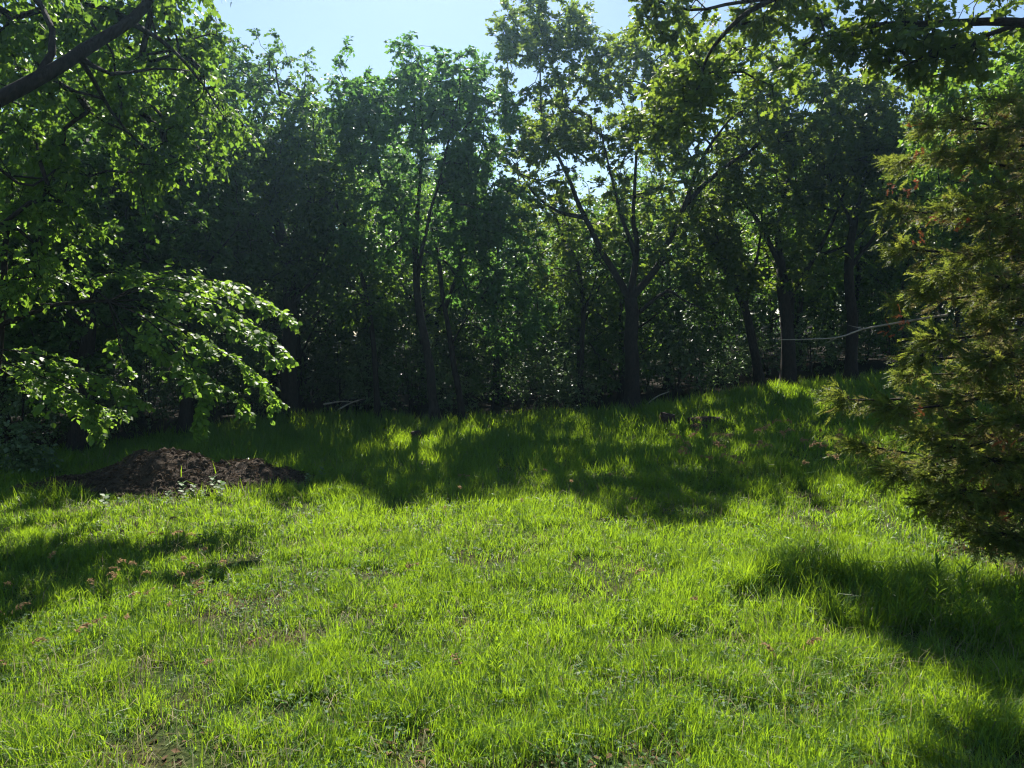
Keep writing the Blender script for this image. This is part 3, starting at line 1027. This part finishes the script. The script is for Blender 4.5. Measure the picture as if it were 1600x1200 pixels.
def overhang_oak():
    """oak outside the view; its limbs reach in along the top"""
    b = np.array([8.8, 7.2, g1(8.8, 7.2) - .05])
    trunk = [b, b + [-.1, .2, 2], b + [-.4, .5, 4.2], b + [-.9, .9, 6.2], b + [-1.6, 1.4, 8.6]]
    A = [b + [-.55, .6, 5.0], PX(1690, 60, 8.3), PX(1590, 38, 8.3), PX(1480, 35, 8.6), PX(1380, 40, 9.0), PX(1310, 55, 9.4), PX(1250, 72, 9.8)]
    B = [PX(1590, 38, 8.3), PX(1520, 62, 8.4), PX(1450, 85, 8.7), PX(1390, 115, 9.0)]
    Cc = [b + [-.9, .9, 6.4], PX(1480, -130, 9.0), PX(1330, -60, 9.4), PX(1220, -5, 9.8), PX(1160, 30, 10.2), PX(1120, 70, 11.0), PX(1100, 110, 11.8), PX(1070, 160, 12.8), PX(1030, 185, 13.3)]
    D = [PX(1220, -5, 9.8), PX(1150, 5, 10.2), PX(1095, 14, 10.5), PX(1050, 8, 10.8), PX(990, -12, 11.3), PX(940, -25, 11.6)]
    E = [PX(1330, -60, 9.4), PX(1200, -120, 10.4), PX(1100, -140, 11.2), PX(980, -130, 12)]
    T = sample_env([ell(1540, 30, 8.5, 110, 40, .8), ell(1400, 60, 9.0, 70, 40, .6), ell(1450, 90, 8.8, 60, 25, .5), ell(1320, 30, 9.6, 60, 35, .6), ell(1270, 90, 9.8, 40, 25, .5),
                    ell(1190, 15, 10.2, 50, 30, .6), ell(1100, 95, 12.6, 40, 45, .6), ell(1030, 30, 11.2, 50, 40, .5), ell(1040, 170, 12.9, 60, 50, .9), ell(1090, 150, 12.1, 45, 55, .8),
                    ell(1200, 100, 12.2, 60, 60, .7), ell(1150, 120, 12.8, 50, 50, .7), ell(1150, -130, 11, 330, 90, 1.6)], 400, .34, .45, seed=41)
    T = np.concatenate([T] + [sample_env([e], n, .3, .4, seed=43) for e, n in
                              [(ell(1020, 185, 13.4, 45, 40, .7), 34), (ell(1055, 150, 13.0, 60, 50, .9), 40), (ell(1095, 140, 12.2, 45, 55, .8), 36), (ell(1105, 105, 12.6, 35, 40, .5), 22), (ell(1540, 25, 8.6, 130, 50, 1.0), 26), (ell(1420, 45, 8.9, 90, 50, .9), 22), (ell(1340, 60, 9.4, 70, 45, .8), 34),
                               (ell(1210, 15, 10.4, 60, 30, .7), 40), (ell(1060, 20, 11.2, 60, 30, .6), 30), (ell(1480, 95, 8.8, 60, 20, .5), 25)]])
    build_tree('oak_tree', 'overhanging oak reaching in at the top with dark crooked limbs and lobed leaves', 'tree', b,
               (trunk, .28, .12),
               [(A, .075, .012), (B, .03, .006), (Cc, .065, .008), (D, .032, .005), (E, .06, .01)],
               T, 'oakleaf', tw=4, per=6, size=.105, L=.2, tpl='oak', droop=.15, twig_r=.0025, r_tip=.005, spread=.8, seglen=.25)


def frond(nlev=5, seed=0):
    """a flat feathery cedar spray along +X: thin tapered scales on a stem"""
    r = np.random.default_rng(seed)
    st, ax, ln, wd = [], [], [], []
    for i in range(nlev):
        f = (i + .5) / nlev
        for sg in (-1, 1):
            a = np.array([.9, sg * .6, r.normal(0, .25)])
            L1 = (.46 * (1 - f * .55)) * r.uniform(.7, 1.2)
            s = np.array([f, 0, -.08 * f * f])
            st.append(s); ax.append(a); ln.append(L1); wd.append(.042)
            a2 = a + np.array([.5, r.normal(0, .5), r.normal(0, .35)])
            st.append(s + a / np.linalg.norm(a) * L1 * r.uniform(.3, .6)); ax.append(a2); ln.append(L1 * .6); wd.append(.036)
    st.append(np.array([0, 0, 0])); ax.append(np.array([1, 0, -.06])); ln.append(1.15); wd.append(.025)
    st, ax, ln, wd = np.array(st), norm(np.array(ax)), np.array(ln), np.array(wd)
    n = len(st)
    sd = norm(np.cross(ax, norm(np.array([0, 0, 1.0]) + r.normal(0, .5, (n, 3)))))
    v = np.stack([st - sd * wd[:, None], st + sd * wd[:, None], st + ax * ln[:, None]], 1).reshape(-1, 3)
    t = np.arange(n)[:, None] * 3 + [0, 1, 2]
    return v, t


def put_fronds(geo, pos, axis, size, roll, variants):
    n = len(pos)
    up = np.array([0, 0, 1.0])
    axis = norm(axis)
    sd = norm(np.cross(up + rng.normal(0, .12, (n, 3)), axis))
    nm = np.cross(axis, sd)
    c, s = np.cos(roll)[:, None], np.sin(roll)[:, None]
    sd, nm = sd * c + nm * s, nm * c - sd * s
    which = rng.integers(0, len(variants), n)
    for k, (V, T) in enumerate(variants):
        i = np.where(which == k)[0]
        if not len(i):
            continue
        v = pos[i][:, None, :] + size[i][:, None, None] * (V[None, :, 0:1] * axis[i][:, None] + V[None, :, 1:2] * sd[i][:, None] + V[None, :, 2:3] * nm[i][:, None])
        t = (np.arange(len(i))[:, None, None] * len(V) + T[None]).reshape(-1, 3)
        geo.add(v.reshape(-1, 3), t, np.repeat(rng.random(len(i)), len(V)))


def cedar():
    b = np.array([6.75, 9.0, g1(6.75, 9.0) - .05])
    root = empty('cedar_tree', b, 'red cedar with feathery drooping sprays and rusty dead tips beside the meadow', 'tree')
    W, TR, GR, OLD, DEAD = Geo(), Geo(), Geo(), Geo(), Geo()
    tp, tr = line([b, b + [-.05, 0, 1.5], b + [-.1, .1, 3.2], b + [-.05, .1, 5.4]], .15, .03)
    tube(TR, tp, tr, 9, rough=.15)
    var = [frond(5, s) for s in range(5)]
    ends = []
    # branches aimed through the places where the photograph shows their tips
    aim = [(1420, 640, 7.6), (1345, 625, 8.9), (1370, 700, 8.6), (1420, 735, 8.0), (1480, 790, 7.6), (1540, 830, 7.6), (1455, 560, 8.6), (1435, 470, 9.0), (1470, 455, 8.2), (1440, 585, 9.3), (1520, 190, 8.8), (1580, 160, 8.6), (1560, 230, 8.5), (1490, 240, 9.0), (1600, 200, 8.3), (1530, 320, 8.3), (1600, 380, 8.0), (1500, 700, 7.6), (1580, 830, 7.2), (1520, 770, 7.3), (1610, 850, 7.1), (1490, 740, 7.7), (1560, 780, 7.5), (1600, 740, 7.6),
           (1425, 330, 9.2), (1430, 390, 8.6), (1440, 250, 9.4), (1470, 200, 9.2), (1500, 330, 8.2), (1500, 430, 7.8), (1480, 530, 7.7), (1530, 250, 8.6), (1560, 350, 8.0), (1580, 450, 7.6),
           (1560, 560, 7.5), (1600, 650, 7.3), (1500, 620, 8.0), (1560, 720, 7.4), (1620, 250, 8.6), (1650, 400, 7.8), (1660, 550, 7.4), (1460, 680, 7.8), (1600, 780, 7.5), (1500, 790, 7.9),
           (1560, 500, 8.0), (1600, 560, 7.6), (1590, 620, 7.8), (1540, 660, 7.7), (1610, 720, 7.4), (1540, 590, 7.9), (1620, 480, 7.6), (1590, 300, 8.2), (1540, 400, 8.2)]
    for (u, v, y) in aim:
        e = PX(u, v, y)
        e[2] = max(e[2], g1(e[0], e[1]) + .12)
        h = float(np.clip(e[2] + rng.uniform(.0, .55), .35, 5.2))
        s = np.array([np.interp(h, tp[:, 2], tp[:, 0]), np.interp(h, tp[:, 2], tp[:, 1]), h])
        ends.append((s, e))
    for k in range(46):                                   # the far side and the top
        a = rng.uniform(-1.9, 1.9)
        h = rng.uniform(.7, 5.2)
        R = (1.9 - .22 * h) * rng.uniform(.7, 1.05)
        s = np.array([np.interp(h, tp[:, 2], tp[:, 0]), np.interp(h, tp[:, 2], tp[:, 1]), h])
        ends.append((s, s + [math.cos(a) * R, math.sin(a) * R, rng.uniform(-.3, .3)]))
    for s, e in ends:
        d = e - s
        Ln = np.linalg.norm(d)
        mid = (s + e) / 2 + np.array([0, 0, -.05 * Ln + rng.normal(0, .06)])
        p = smooth_line([s, mid, e, e + d * .06 + [0, 0, .03 * Ln]], 16)
        tube(W, p, np.linspace(.024, .004, 16), 5)
        dn = norm(d)
        nsub = int(14 + 13 * Ln)
        f = rng.uniform(.22, 1.0, nsub) ** .85
        idx = np.minimum((f * 15).astype(int), 15)
        st = p[idx]
        lat = norm(np.cross(dn, [0, 0, 1.0]))
        sg = np.where(rng.random(nsub) < .5, -1, 1)[:, None]
        sdir = norm(dn * rng.uniform(.5, 1.1, (nsub, 1)) + lat * sg * rng.uniform(.2, 1.0, (nsub, 1)) + rng.normal(0, .28, (nsub, 3)))
        sl = rng.uniform(.18, .5, nsub) * (1.15 - .5 * f)
        for i in range(nsub):
            tube(W, [st[i], st[i] + sdir[i] * sl[i]], [.004, .0015], 3)
        nf = 6
        ff = rng.uniform(.25, 1.0, (nsub * nf, 1))
        pos = np.repeat(st, nf, 0) + np.repeat(sdir, nf, 0) * ff * np.repeat(sl, nf)[:, None]
        ax = norm(np.repeat(sdir, nf, 0) + rng.normal(0, .5, (nsub * nf, 3)) + [0, 0, -.08])
        sz = rng.uniform(.08, .19, nsub * nf)
        outer = np.repeat(f, nf) * .6 + ff[:, 0] * .4 + rng.normal(0, .12, nsub * nf)
        roll = rng.normal(0, .6, nsub * nf)
        g = outer > .60
        put_fronds(GR, pos[g], ax[g], sz[g], roll[g], var)
        put_fronds(OLD, pos[~g], ax[~g], sz[~g] * .85, roll[~g], var)
    # rusty dead tips
    for (u, v, y) in [(1428, 290, 8.9), (1432, 245, 9.2), (1395, 295, 8.9), (1510, 282, 8.2), (1415, 497, 8.5), (1390, 520, 8.5), (1460, 335, 8.3), (1440, 380, 8.3), (1570, 185, 8.4), (1430, 195, 9.2),
                      (1560, 765, 7.3), (1570, 800, 7.3), (1545, 745, 7.3), (1437, 645, 7.5), (1500, 352, 8.0), (1575, 690, 7.2)]:
        p = PX(u, v, y)
        n = 5
        put_fronds(DEAD, p + rng.normal(0, .035, (n, 3)), norm(np.array([-.6, -.3, -.1]) + rng.normal(0, .5, (n, 3))), rng.uniform(.07, .14, n), rng.normal(0, 1, n), var)
    W.build('branches', M['bark'], root, True, 'stuff', b)
    TR.build('trunk', M['bark'], root, True, off=b)
    GR.build('crown', M['cedar'], root, False, off=b)
    OLD.build('inner_foliage', M['cedarold'], root, False, off=b)['label'] = 'older yellowish brown inner foliage'
    DEAD.build('dead_sprays', M['deadspray'], root, False, off=b)['label'] = 'rusty orange dead sprays'
    # the bare grey branch that sticks out of it
    g = Geo()
    tube(g, smooth_line([PX(1480, 492, 8.6), PX(1400, 505, 8.5), PX(1350, 514, 8.4), PX(1310, 527, 8.35), PX(1262, 530, 8.3), PX(1212, 531, 8.25)], 30), np.linspace(.014, .003, 30), 5, rough=.3)
    for (u, v, u2, v2) in [(1350, 514, 1325, 508), (1310, 527, 1290, 536)]:
        tube(g, [PX(u, v, 8.37), PX(u2, v2, 8.35)], [.005, .001], 3)
    g.build('bare_branch', M['twig'], root, True, off=b)['label'] = 'bare pale grey dead branch'
    print('cedar tris', sum(len(t) for q in (W, GR, OLD, DEAD) for t in q.t))


# ------------------------------------------------------------------ the wood behind
def generic_tree(name, label, group, h, r, clear, n, leaf, seed):
    b = np.zeros(3)
    lean = rng.normal(0, .25, 2)
    top = np.array([lean[0], lean[1], h * .9])
    env = []
    for k in range(6):
        f = clear + (1 - clear) * (k + .6) / 6.2
        rr = r * (.55 + .6 * math.sin(math.pi * min(1, (f - clear) / (1 - clear) * .85 + .15)))
        a = rng.uniform(0, 6.28)
        env.append((np.array([lean[0] * f + math.cos(a) * rr * .3, lean[1] * f + math.sin(a) * rr * .3, h * f]), np.array([rr, rr, h * (1 - clear) * .16])))
    T = sample_env(env, n, .5, .8, seed=seed)
    lim = []
    for k in range(5):
        f = clear + (1 - clear) * rng.uniform(0, .6)
        a = rng.uniform(0, 6.28)
        s = np.array([lean[0] * f, lean[1] * f, h * f * .9])
        lim.append(([s, s + [math.cos(a) * r * .45, math.sin(a) * r * .45, h * .08], s + [math.cos(a) * r * .85, math.sin(a) * r * .85, h * .18]], .05, .012))
    return build_tree(name, label, 'tree', b, ([b, b + [lean[0] * .2, .05, h * .3], b + [lean[0] * .5, 0, h * .6], top], .13, .025), lim, T, leaf, group, tw=4, per=9, size=.14, L=.45)


GAPS = [(-9999, 0, 'beyond the near leaning tree'), (0, 290, 'behind the bright low sprays'), (290, 452, 'just before the thick straight trunk'), (452, 600, 'between the thick trunk and the feathery tree'),
        (600, 700, 'behind the slim tall forked tree'), (700, 850, 'past the slender leaning tree'), (850, 985, 'under the oak\'s outer limbs'), (985, 1110, 'behind the spreading oak'),
        (1110, 1235, 'behind the thin curving oak stem'), (1235, 1335, 'between the gnarled and straight oaks'), (1335, 1480, 'at the tip of the cedar'), (1480, 9999, 'hidden behind the cedar')]


def where(x, y):
    u = 800 + FPX * x / y
    return next(t for a, b, t in GAPS if a <= u < b)


def wood_behind():
    gA = 'slender trees crowded in the shade behind the front row'
    lA = 'slender dark woodland tree'
    gB = 'taller trees of the wood farther back'
    lB = 'far taller woodland tree'
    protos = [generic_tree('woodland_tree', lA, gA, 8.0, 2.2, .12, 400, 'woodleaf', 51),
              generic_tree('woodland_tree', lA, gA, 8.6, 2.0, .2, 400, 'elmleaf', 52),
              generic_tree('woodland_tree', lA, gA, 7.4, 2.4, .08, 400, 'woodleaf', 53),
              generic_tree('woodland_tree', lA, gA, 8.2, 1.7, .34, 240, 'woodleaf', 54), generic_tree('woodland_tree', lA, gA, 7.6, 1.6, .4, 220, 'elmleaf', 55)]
    order, used = [3, 4, 3, 4, 0], set()
    spots = []
    for k in range(16):                                    # first row
        x = -17.5 + k * 2.4 + rng.normal(0, .5)
        spots.append((x, edge_y(x) + 3.6 + rng.uniform(-.9, 1.5), 0))
    for k in range(15):
        x = -21 + k * 3.0 + rng.normal(0, .6)
        spots.append((x, edge_y(x) + 8.5 + rng.uniform(-1.2, 1.6), 0))
    for k in range(15):
        x = -29 + k * 4.4 + rng.normal(0, .7)
        spots.append((x, edge_y(x) + 15 + rng.uniform(-1.5, 2), 1))
    for k in range(15):
        x = -42 + k * 6.0 + rng.normal(0, .8)
        spots.append((x, edge_y(x) + 33 + rng.uniform(-2, 3), 1))
    for k, (x, y, far) in enumerate(spots):
        p = protos[order[k % 5] if k < 16 else (k % 3)]
        z = g1(x, y) - .05
        side = sstep(-2, -9, x) * .35 + sstep(5, 13, x) * .18
        s = (rng.uniform(.88, 1.08) + side) * ((1.15 if k < 46 else 1.6) if far else 1)
        sc = (s * rng.uniform(.95, 1.15), s * rng.uniform(.95, 1.15), s)
        lab = ('nearer slender dark woodland tree ' if k < 16 else 'slender dim woodland tree deeper in the shade ' if not far else 'taller woodland tree far back in the wood ' if k < 46 else 'farthest tall woodland tree ') + where(x, y)
        if p.name not in used:
            used.add(p.name)
            p['label'], p['group'] = lab, gB if far else gA
            p.location, p.rotation_euler, p.scale = (x, y, z), (0, 0, rng.uniform(0, 6.28)), sc
        else:
            copy_tree(p, (x, y, z), rng.uniform(0, 6.28), sc, lab, gB if far else gA)


def shrub(label, group, h, r, n, leaf, seed):
    b = np.zeros(3)
    root = empty('shrub', b, label, 'shrub', group)
    W, LF = Geo(), Geo()
    stems = []
    for k in range(5):
        a = rng.uniform(0, 6.28)
        q = np.array([math.cos(a), math.sin(a), 0]) * r * rng.uniform(.2, .6)
        stems.append(line([b, b + q * .4 + [0, 0, h * .4], b + q + [0, 0, h * .85]], .018, .005))
    T = sample_env([(b + [0, 0, h * .62], np.array([r, r, h * .42])), (b + [r * .3, 0, h * .4], np.array([r, r * .9, h * .28]))], n, .38, .5, seed=seed)
    ch, dirs = grow(stems, T, .003)
    for p, q in stems + ch:
        tube(W, p, q, 4)
    st = np.repeat(T, 3, 0)
    dd = norm(np.repeat(dirs, 3, 0) + rng.normal(0, .8, (len(st), 3)))
    twigs_with_leaves(LF, None, st, dd, rng.uniform(.2, .4, len(st)), 'quad', .095, 7, .3, .5, 1.15)
    W.build('stem', M['bark'], root, True)
    LF.build('foliage', M[leaf], root)
    return root


def understory():
    g = 'undergrowth shrubs in the shade of the wood'
    lab = 'pale leafed shrub in the dark undergrowth between the trunks'
    P = [shrub(lab, g, 2.6, .9, 90, 'shrubleaf', 61), shrub(lab, g, 1.7, .8, 70, 'shrubleaf', 62), shrub(lab, g, 3.6, 1.0, 120, 'woodleaf', 63)]
    spots = [(575, 25.2), (700, 26.0), (770, 25.5), (870, 26), (905, 25.4), (1090, 27.3), (1060, 26.4), (820, 27), (640, 26.5), (530, 26.6), (1130, 26.8), (940, 27.5), (1270, 28), (1150, 29),
             (1390, 28.5), (490, 28), (400, 26), (330, 23), (230, 21.5), (140, 19.6), (60, 18.5), (20, 17.2), (1010, 29), (730, 29), (1330, 30), (350, 28), (440, 29), (540, 30), (560, 28), (600, 29), (660, 28), (850, 29.5), (910, 29), (980, 28), (1200, 29.5), (300, 25), (180, 22), (480, 31), (620, 31.5), (780, 31), (930, 32), (1080, 31)]
    spots += [(-40 + k * 58 + rng.uniform(-20, 20), 31.5 + (k % 4) * 3.2) for k in range(28)]
    for k, (u, y) in enumerate(spots):
        x = (u - 800) / FPX * y
        loc = (x, y, g1(x, y) - .03)
        s = rng.uniform(.75, 1.15) * (1.45 if y > 30 else 1)
        lab = ('pale leafed shrub', 'low rounded pale shrub', 'tall dark thin shrub')[k % 3] + ' in the undergrowth ' + where(x, y)
        if k < 3:
            P[k]['label'] = lab
            P[k].location, P[k].scale = loc, (s, s, s)
        else:
            copy_tree(P[k % 3], loc, rng.uniform(0, 6.28), s, lab, g)
    # sunlit olive shrub at the foot of the dark trees
    b = base_at(25, 745)
    o = shrub('small olive green shrub catching the sun at the foot of the dark trees', None, .95, .45, 60, 'shrubleaf', 66)
    o.location = b


# ------------------------------------------------------------------ small things
def stumps():
    def log(label, p, r, h, tilt, cat='stump', name='tree_stump'):
        root = empty(name, p, label, cat)
        g = Geo()
        k, pts = 12, []
        tube(g, [[0, 0, -.05], [0, 0, h * .3], [tilt * .3, 0, h * .7], [tilt, 0, h]], [r * 1.2, r, r * .95, r * .9], k, rough=.22)
        g.build('bole', M['stump'], root)
        return root
    log('broad dark rotten stump in shaded grass before the spreading oak', base_at(1042, 664), .21, .36, .03)
    log('small round dark stump beside the slim tall forked tree', base_at(651, 690), .15, .32, -.02)
    for lab, (u, v), L in [('long low dark log half sunk in the shaded grass', (1105, 664), .5), ('short dark log fragment in the grass near the broad stump', (1092, 676), .2)]:
        p = base_at(u, v)
        root = empty('log', p, lab, 'log')
        g = Geo()
        tube(g, [[-L, 0, .13], [0, .03, .15], [L, 0, .14]], [.11, .13, .1], 9, rough=.25)
        g.build('bole', M['stump'], root)
    for lab, a, b_ in [('thin pale fallen stick lying level at the shaded wood edge', (505, 632), (560, 628)), ('thicker fallen stick slanting up at the shaded wood edge', (528, 640), (575, 622)),
                       ('dry fallen branch leaning beside the spreading oak', (1010, 632), (1045, 612))]:
        p, q = PX(a[0], a[1], 24.6), PX(b_[0], b_[1], 24.9)
        p[2] = max(p[2], g1(p[0], p[1]))
        root = empty('fallen_stick', p, lab, 'stick')
        g = Geo()
        tube(g, smooth_line([[0, 0, 0], (q - p) * .5 + [0, 0, .06], q - p], 8), np.linspace(.03, .012, 8), 5, rough=.2)
        g.build('branch', M['twig'], root, True)


def seed_grass():
    protos = []
    lab = 'grass stalk with a drooping reddish seed head'
    for k in range(4):
        root = empty('seeding_grass', (0, 0, 0), lab, 'grass plant')
        root['kind'] = 'thing'
        g, hd = Geo(), Geo()
        hgt = rng.uniform(.3, .45)
        a = rng.uniform(0, 6.28)
        d = np.array([math.cos(a), math.sin(a), 0])
        p = smooth_line([[0, 0, 0], d * .04 + [0, 0, hgt * .5], d * .11 + [0, 0, hgt * .95], d * .22 + [0, 0, hgt * 1.0]], 12)
        tube(g, p, np.linspace(.003, .0012, 12), 3, .2)
        for q in range(2):
            v, t, av = grass_blades(np.array([0.]), np.array([0.]), np.array([hgt * .6]), np.array([.004]), 2)
            g.add(v - [0, 0, g1(0, 0)], t, av)
        n = 34
        f = rng.uniform(.62, 1, n)
        i = (f * 11).astype(int)
        pos = p[i]
        ax = norm(np.gradient(p, axis=0)[i] + rng.normal(0, .35, (n, 3)) * .03 + [0, 0, -.02])
        ax = norm(ax + rng.normal(0, .4, (n, 3)) + [0, 0, -.15])
        leaf_cards(hd, pos, ax, norm(rng.normal(0, 1, (n, 3))), rng.uniform(.02, .05, n), 'quad', .4)
        g.build('stalk', M['grass'], root)
        hd.build('seed_head', M['seed'], root)
        protos.append(root)
    sets = [('reddish seed heads along the far edge of the sunlit meadow', lab + ' along the far shade line',
             [(rng.uniform(1060, 1330), rng.uniform(682, 745)) for _ in range(44)]),
            ('reddish seed heads at the edge of the shade below the soil heap', lab + ' at the shade edge below the soil heap',
             [(rng.uniform(0, 300), rng.uniform(905, 985)) for _ in range(16)] + [(rng.uniform(170, 340), rng.uniform(830, 930)) for _ in range(14)]),
            ('reddish seed heads scattered through the open sunlit grass', lab + ' scattered in the open sunlit grass',
             [(rng.uniform(0, 130), rng.uniform(1000, 1080)) for _ in range(6)] + [(rng.uniform(150, 1300), rng.uniform(860, 1120)) for _ in range(12)] + [(rng.uniform(620, 980), rng.uniform(740, 830)) for _ in range(9)])]
    m = 0
    for grp, lb, uv in sets:
        for (u, v) in uv:
            p = ground_at(u, v + 22)
            s = rng.uniform(.75, 1.1) * (1.75 if v < 760 and u > 1000 else 1)
            if m < 4:
                o = protos[m]
                o.location, o.rotation_euler, o.scale = p, (0, 0, rng.uniform(0, 6.28)), (s, s, s)
                o['label'], o['group'] = lb, grp
            else:
                copy_tree(protos[m % 4], p, rng.uniform(0, 6.28), s, lb, grp)
            m += 1


def weeds():
    def plant(name, label, group, h, pairs, size, leaf, width, lift):
        root = empty(name, (0, 0, 0), label, 'weed', group)
        g, L = Geo(), Geo()
        p = smooth_line([[0, 0, 0], [.01, .01, h * .5], [.03, .0, h]], 8)
        tube(g, p, np.linspace(.005, .002, 8), 4)
        pos, ax = [], []
        for k in range(pairs):
            f = .2 + .8 * k / pairs
            a = k * 1.57 + rng.normal(0, .2)
            c = np.array([.02 * f, 0, h * f])
            for s in (0, math.pi):
                pos.append(c)
                ax.append([math.cos(a + s), math.sin(a + s), lift + .5 * f])
        pos, ax = np.array(pos), norm(np.array(ax))
        leaf_cards(L, pos, ax, norm(np.array([0, 0, 1.0]) + rng.normal(0, .2, (len(pos), 3))), size * rng.uniform(.75, 1.15, len(pos)), 'oval', width)
        g.build('stem', M['weedleaf'], root, True)
        L.build('foliage', M[leaf], root)
        return root
    g = 'milkweeds in front of the soil heap'
    lab = 'pale broad leafed milkweed plant in front of the soil heap'
    a = plant('milkweed_plant', lab, g, .34, 6, .10, 'milkleaf', 1.3, .1)
    sp = [(262, 790), (303, 778), (288, 785), (335, 772), (362, 765), (397, 752), (345, 780), (318, 788), (415, 750), (480, 762), (165, 803), (505, 755)]
    for k, (u, v) in enumerate(sp):
        p = ground_at(u, v)
        s = rng.uniform(.6, 1.05)
        if k == 0:
            a.location, a.scale = p, (s, s, s)
        else:
            copy_tree(a, p, rng.uniform(0, 6.28), s, lab, g)
    g = 'tall narrow leafed weeds in the near shade'
    lab = 'tall narrow leafed weed standing in the near dark patch of shade'
    b = plant('tall_weed', lab, g, .5, 15, .11, 'grass', .3, .9)
    sp = [(1375, 960), (1420, 970), (1462, 960), (1555, 990), (1585, 1000), (1500, 985)]
    for k, (u, v) in enumerate(sp):
        p = ground_at(u, v)
        s = rng.uniform(.7, 1.1)
        if k == 0:
            b.location, b.scale = p, (s, s, s)
        else:
            copy_tree(b, p, rng.uniform(0, 6.28), s, lab, g)
    for (u, v), lb in [((776, 1062), 'single dark upright weed in the middle of the sunlit grass')]:
        o = copy_tree(b, ground_at(u, v), rng.uniform(0, 6.28), .62, lb)
        del o['group']


def glare_haze():  # thin blue-tinted volume added to imitate the bluish veil of sun glare
    lo, hi = np.array([-150., -70., -4.5]), np.array([150., 185., 20.])
    v = np.array([[(lo, hi)[i][0], (lo, hi)[j][1], (lo, hi)[k][2]] for i in (0, 1) for j in (0, 1) for k in (0, 1)])
    t = [(0, 1, 3), (0, 3, 2), (4, 6, 7), (4, 7, 5), (0, 4, 5), (0, 5, 1), (2, 3, 7), (2, 7, 6), (0, 2, 6), (0, 6, 4), (1, 5, 7), (1, 7, 3)]
    m = bpy.data.materials.new('glare_haze_air')
    m.use_nodes = True
    n = m.node_tree.nodes
    n.remove(n['Principled BSDF'])
    pv = n.new('ShaderNodeVolumePrincipled')
    pv.inputs['Color'].default_value = (.45, .76, 1, 1)
    pv.inputs['Density'].default_value = GLARE_HAZE
    pv.inputs['Anisotropy'].default_value = .82
    m.node_tree.links.new(pv.outputs[0], n['Material Output'].inputs['Volume'])
    mesh_obj('glare_haze', v, t, m, None, False, None, 'stuff')


GLARE_HAZE = .0008
glare_haze()
build_grass()
front_trees()
near_left_tree()
near_left_sprays()
overhang_oak()
cedar()
wood_behind()
understory()
stumps()
seed_grass()
weeds()
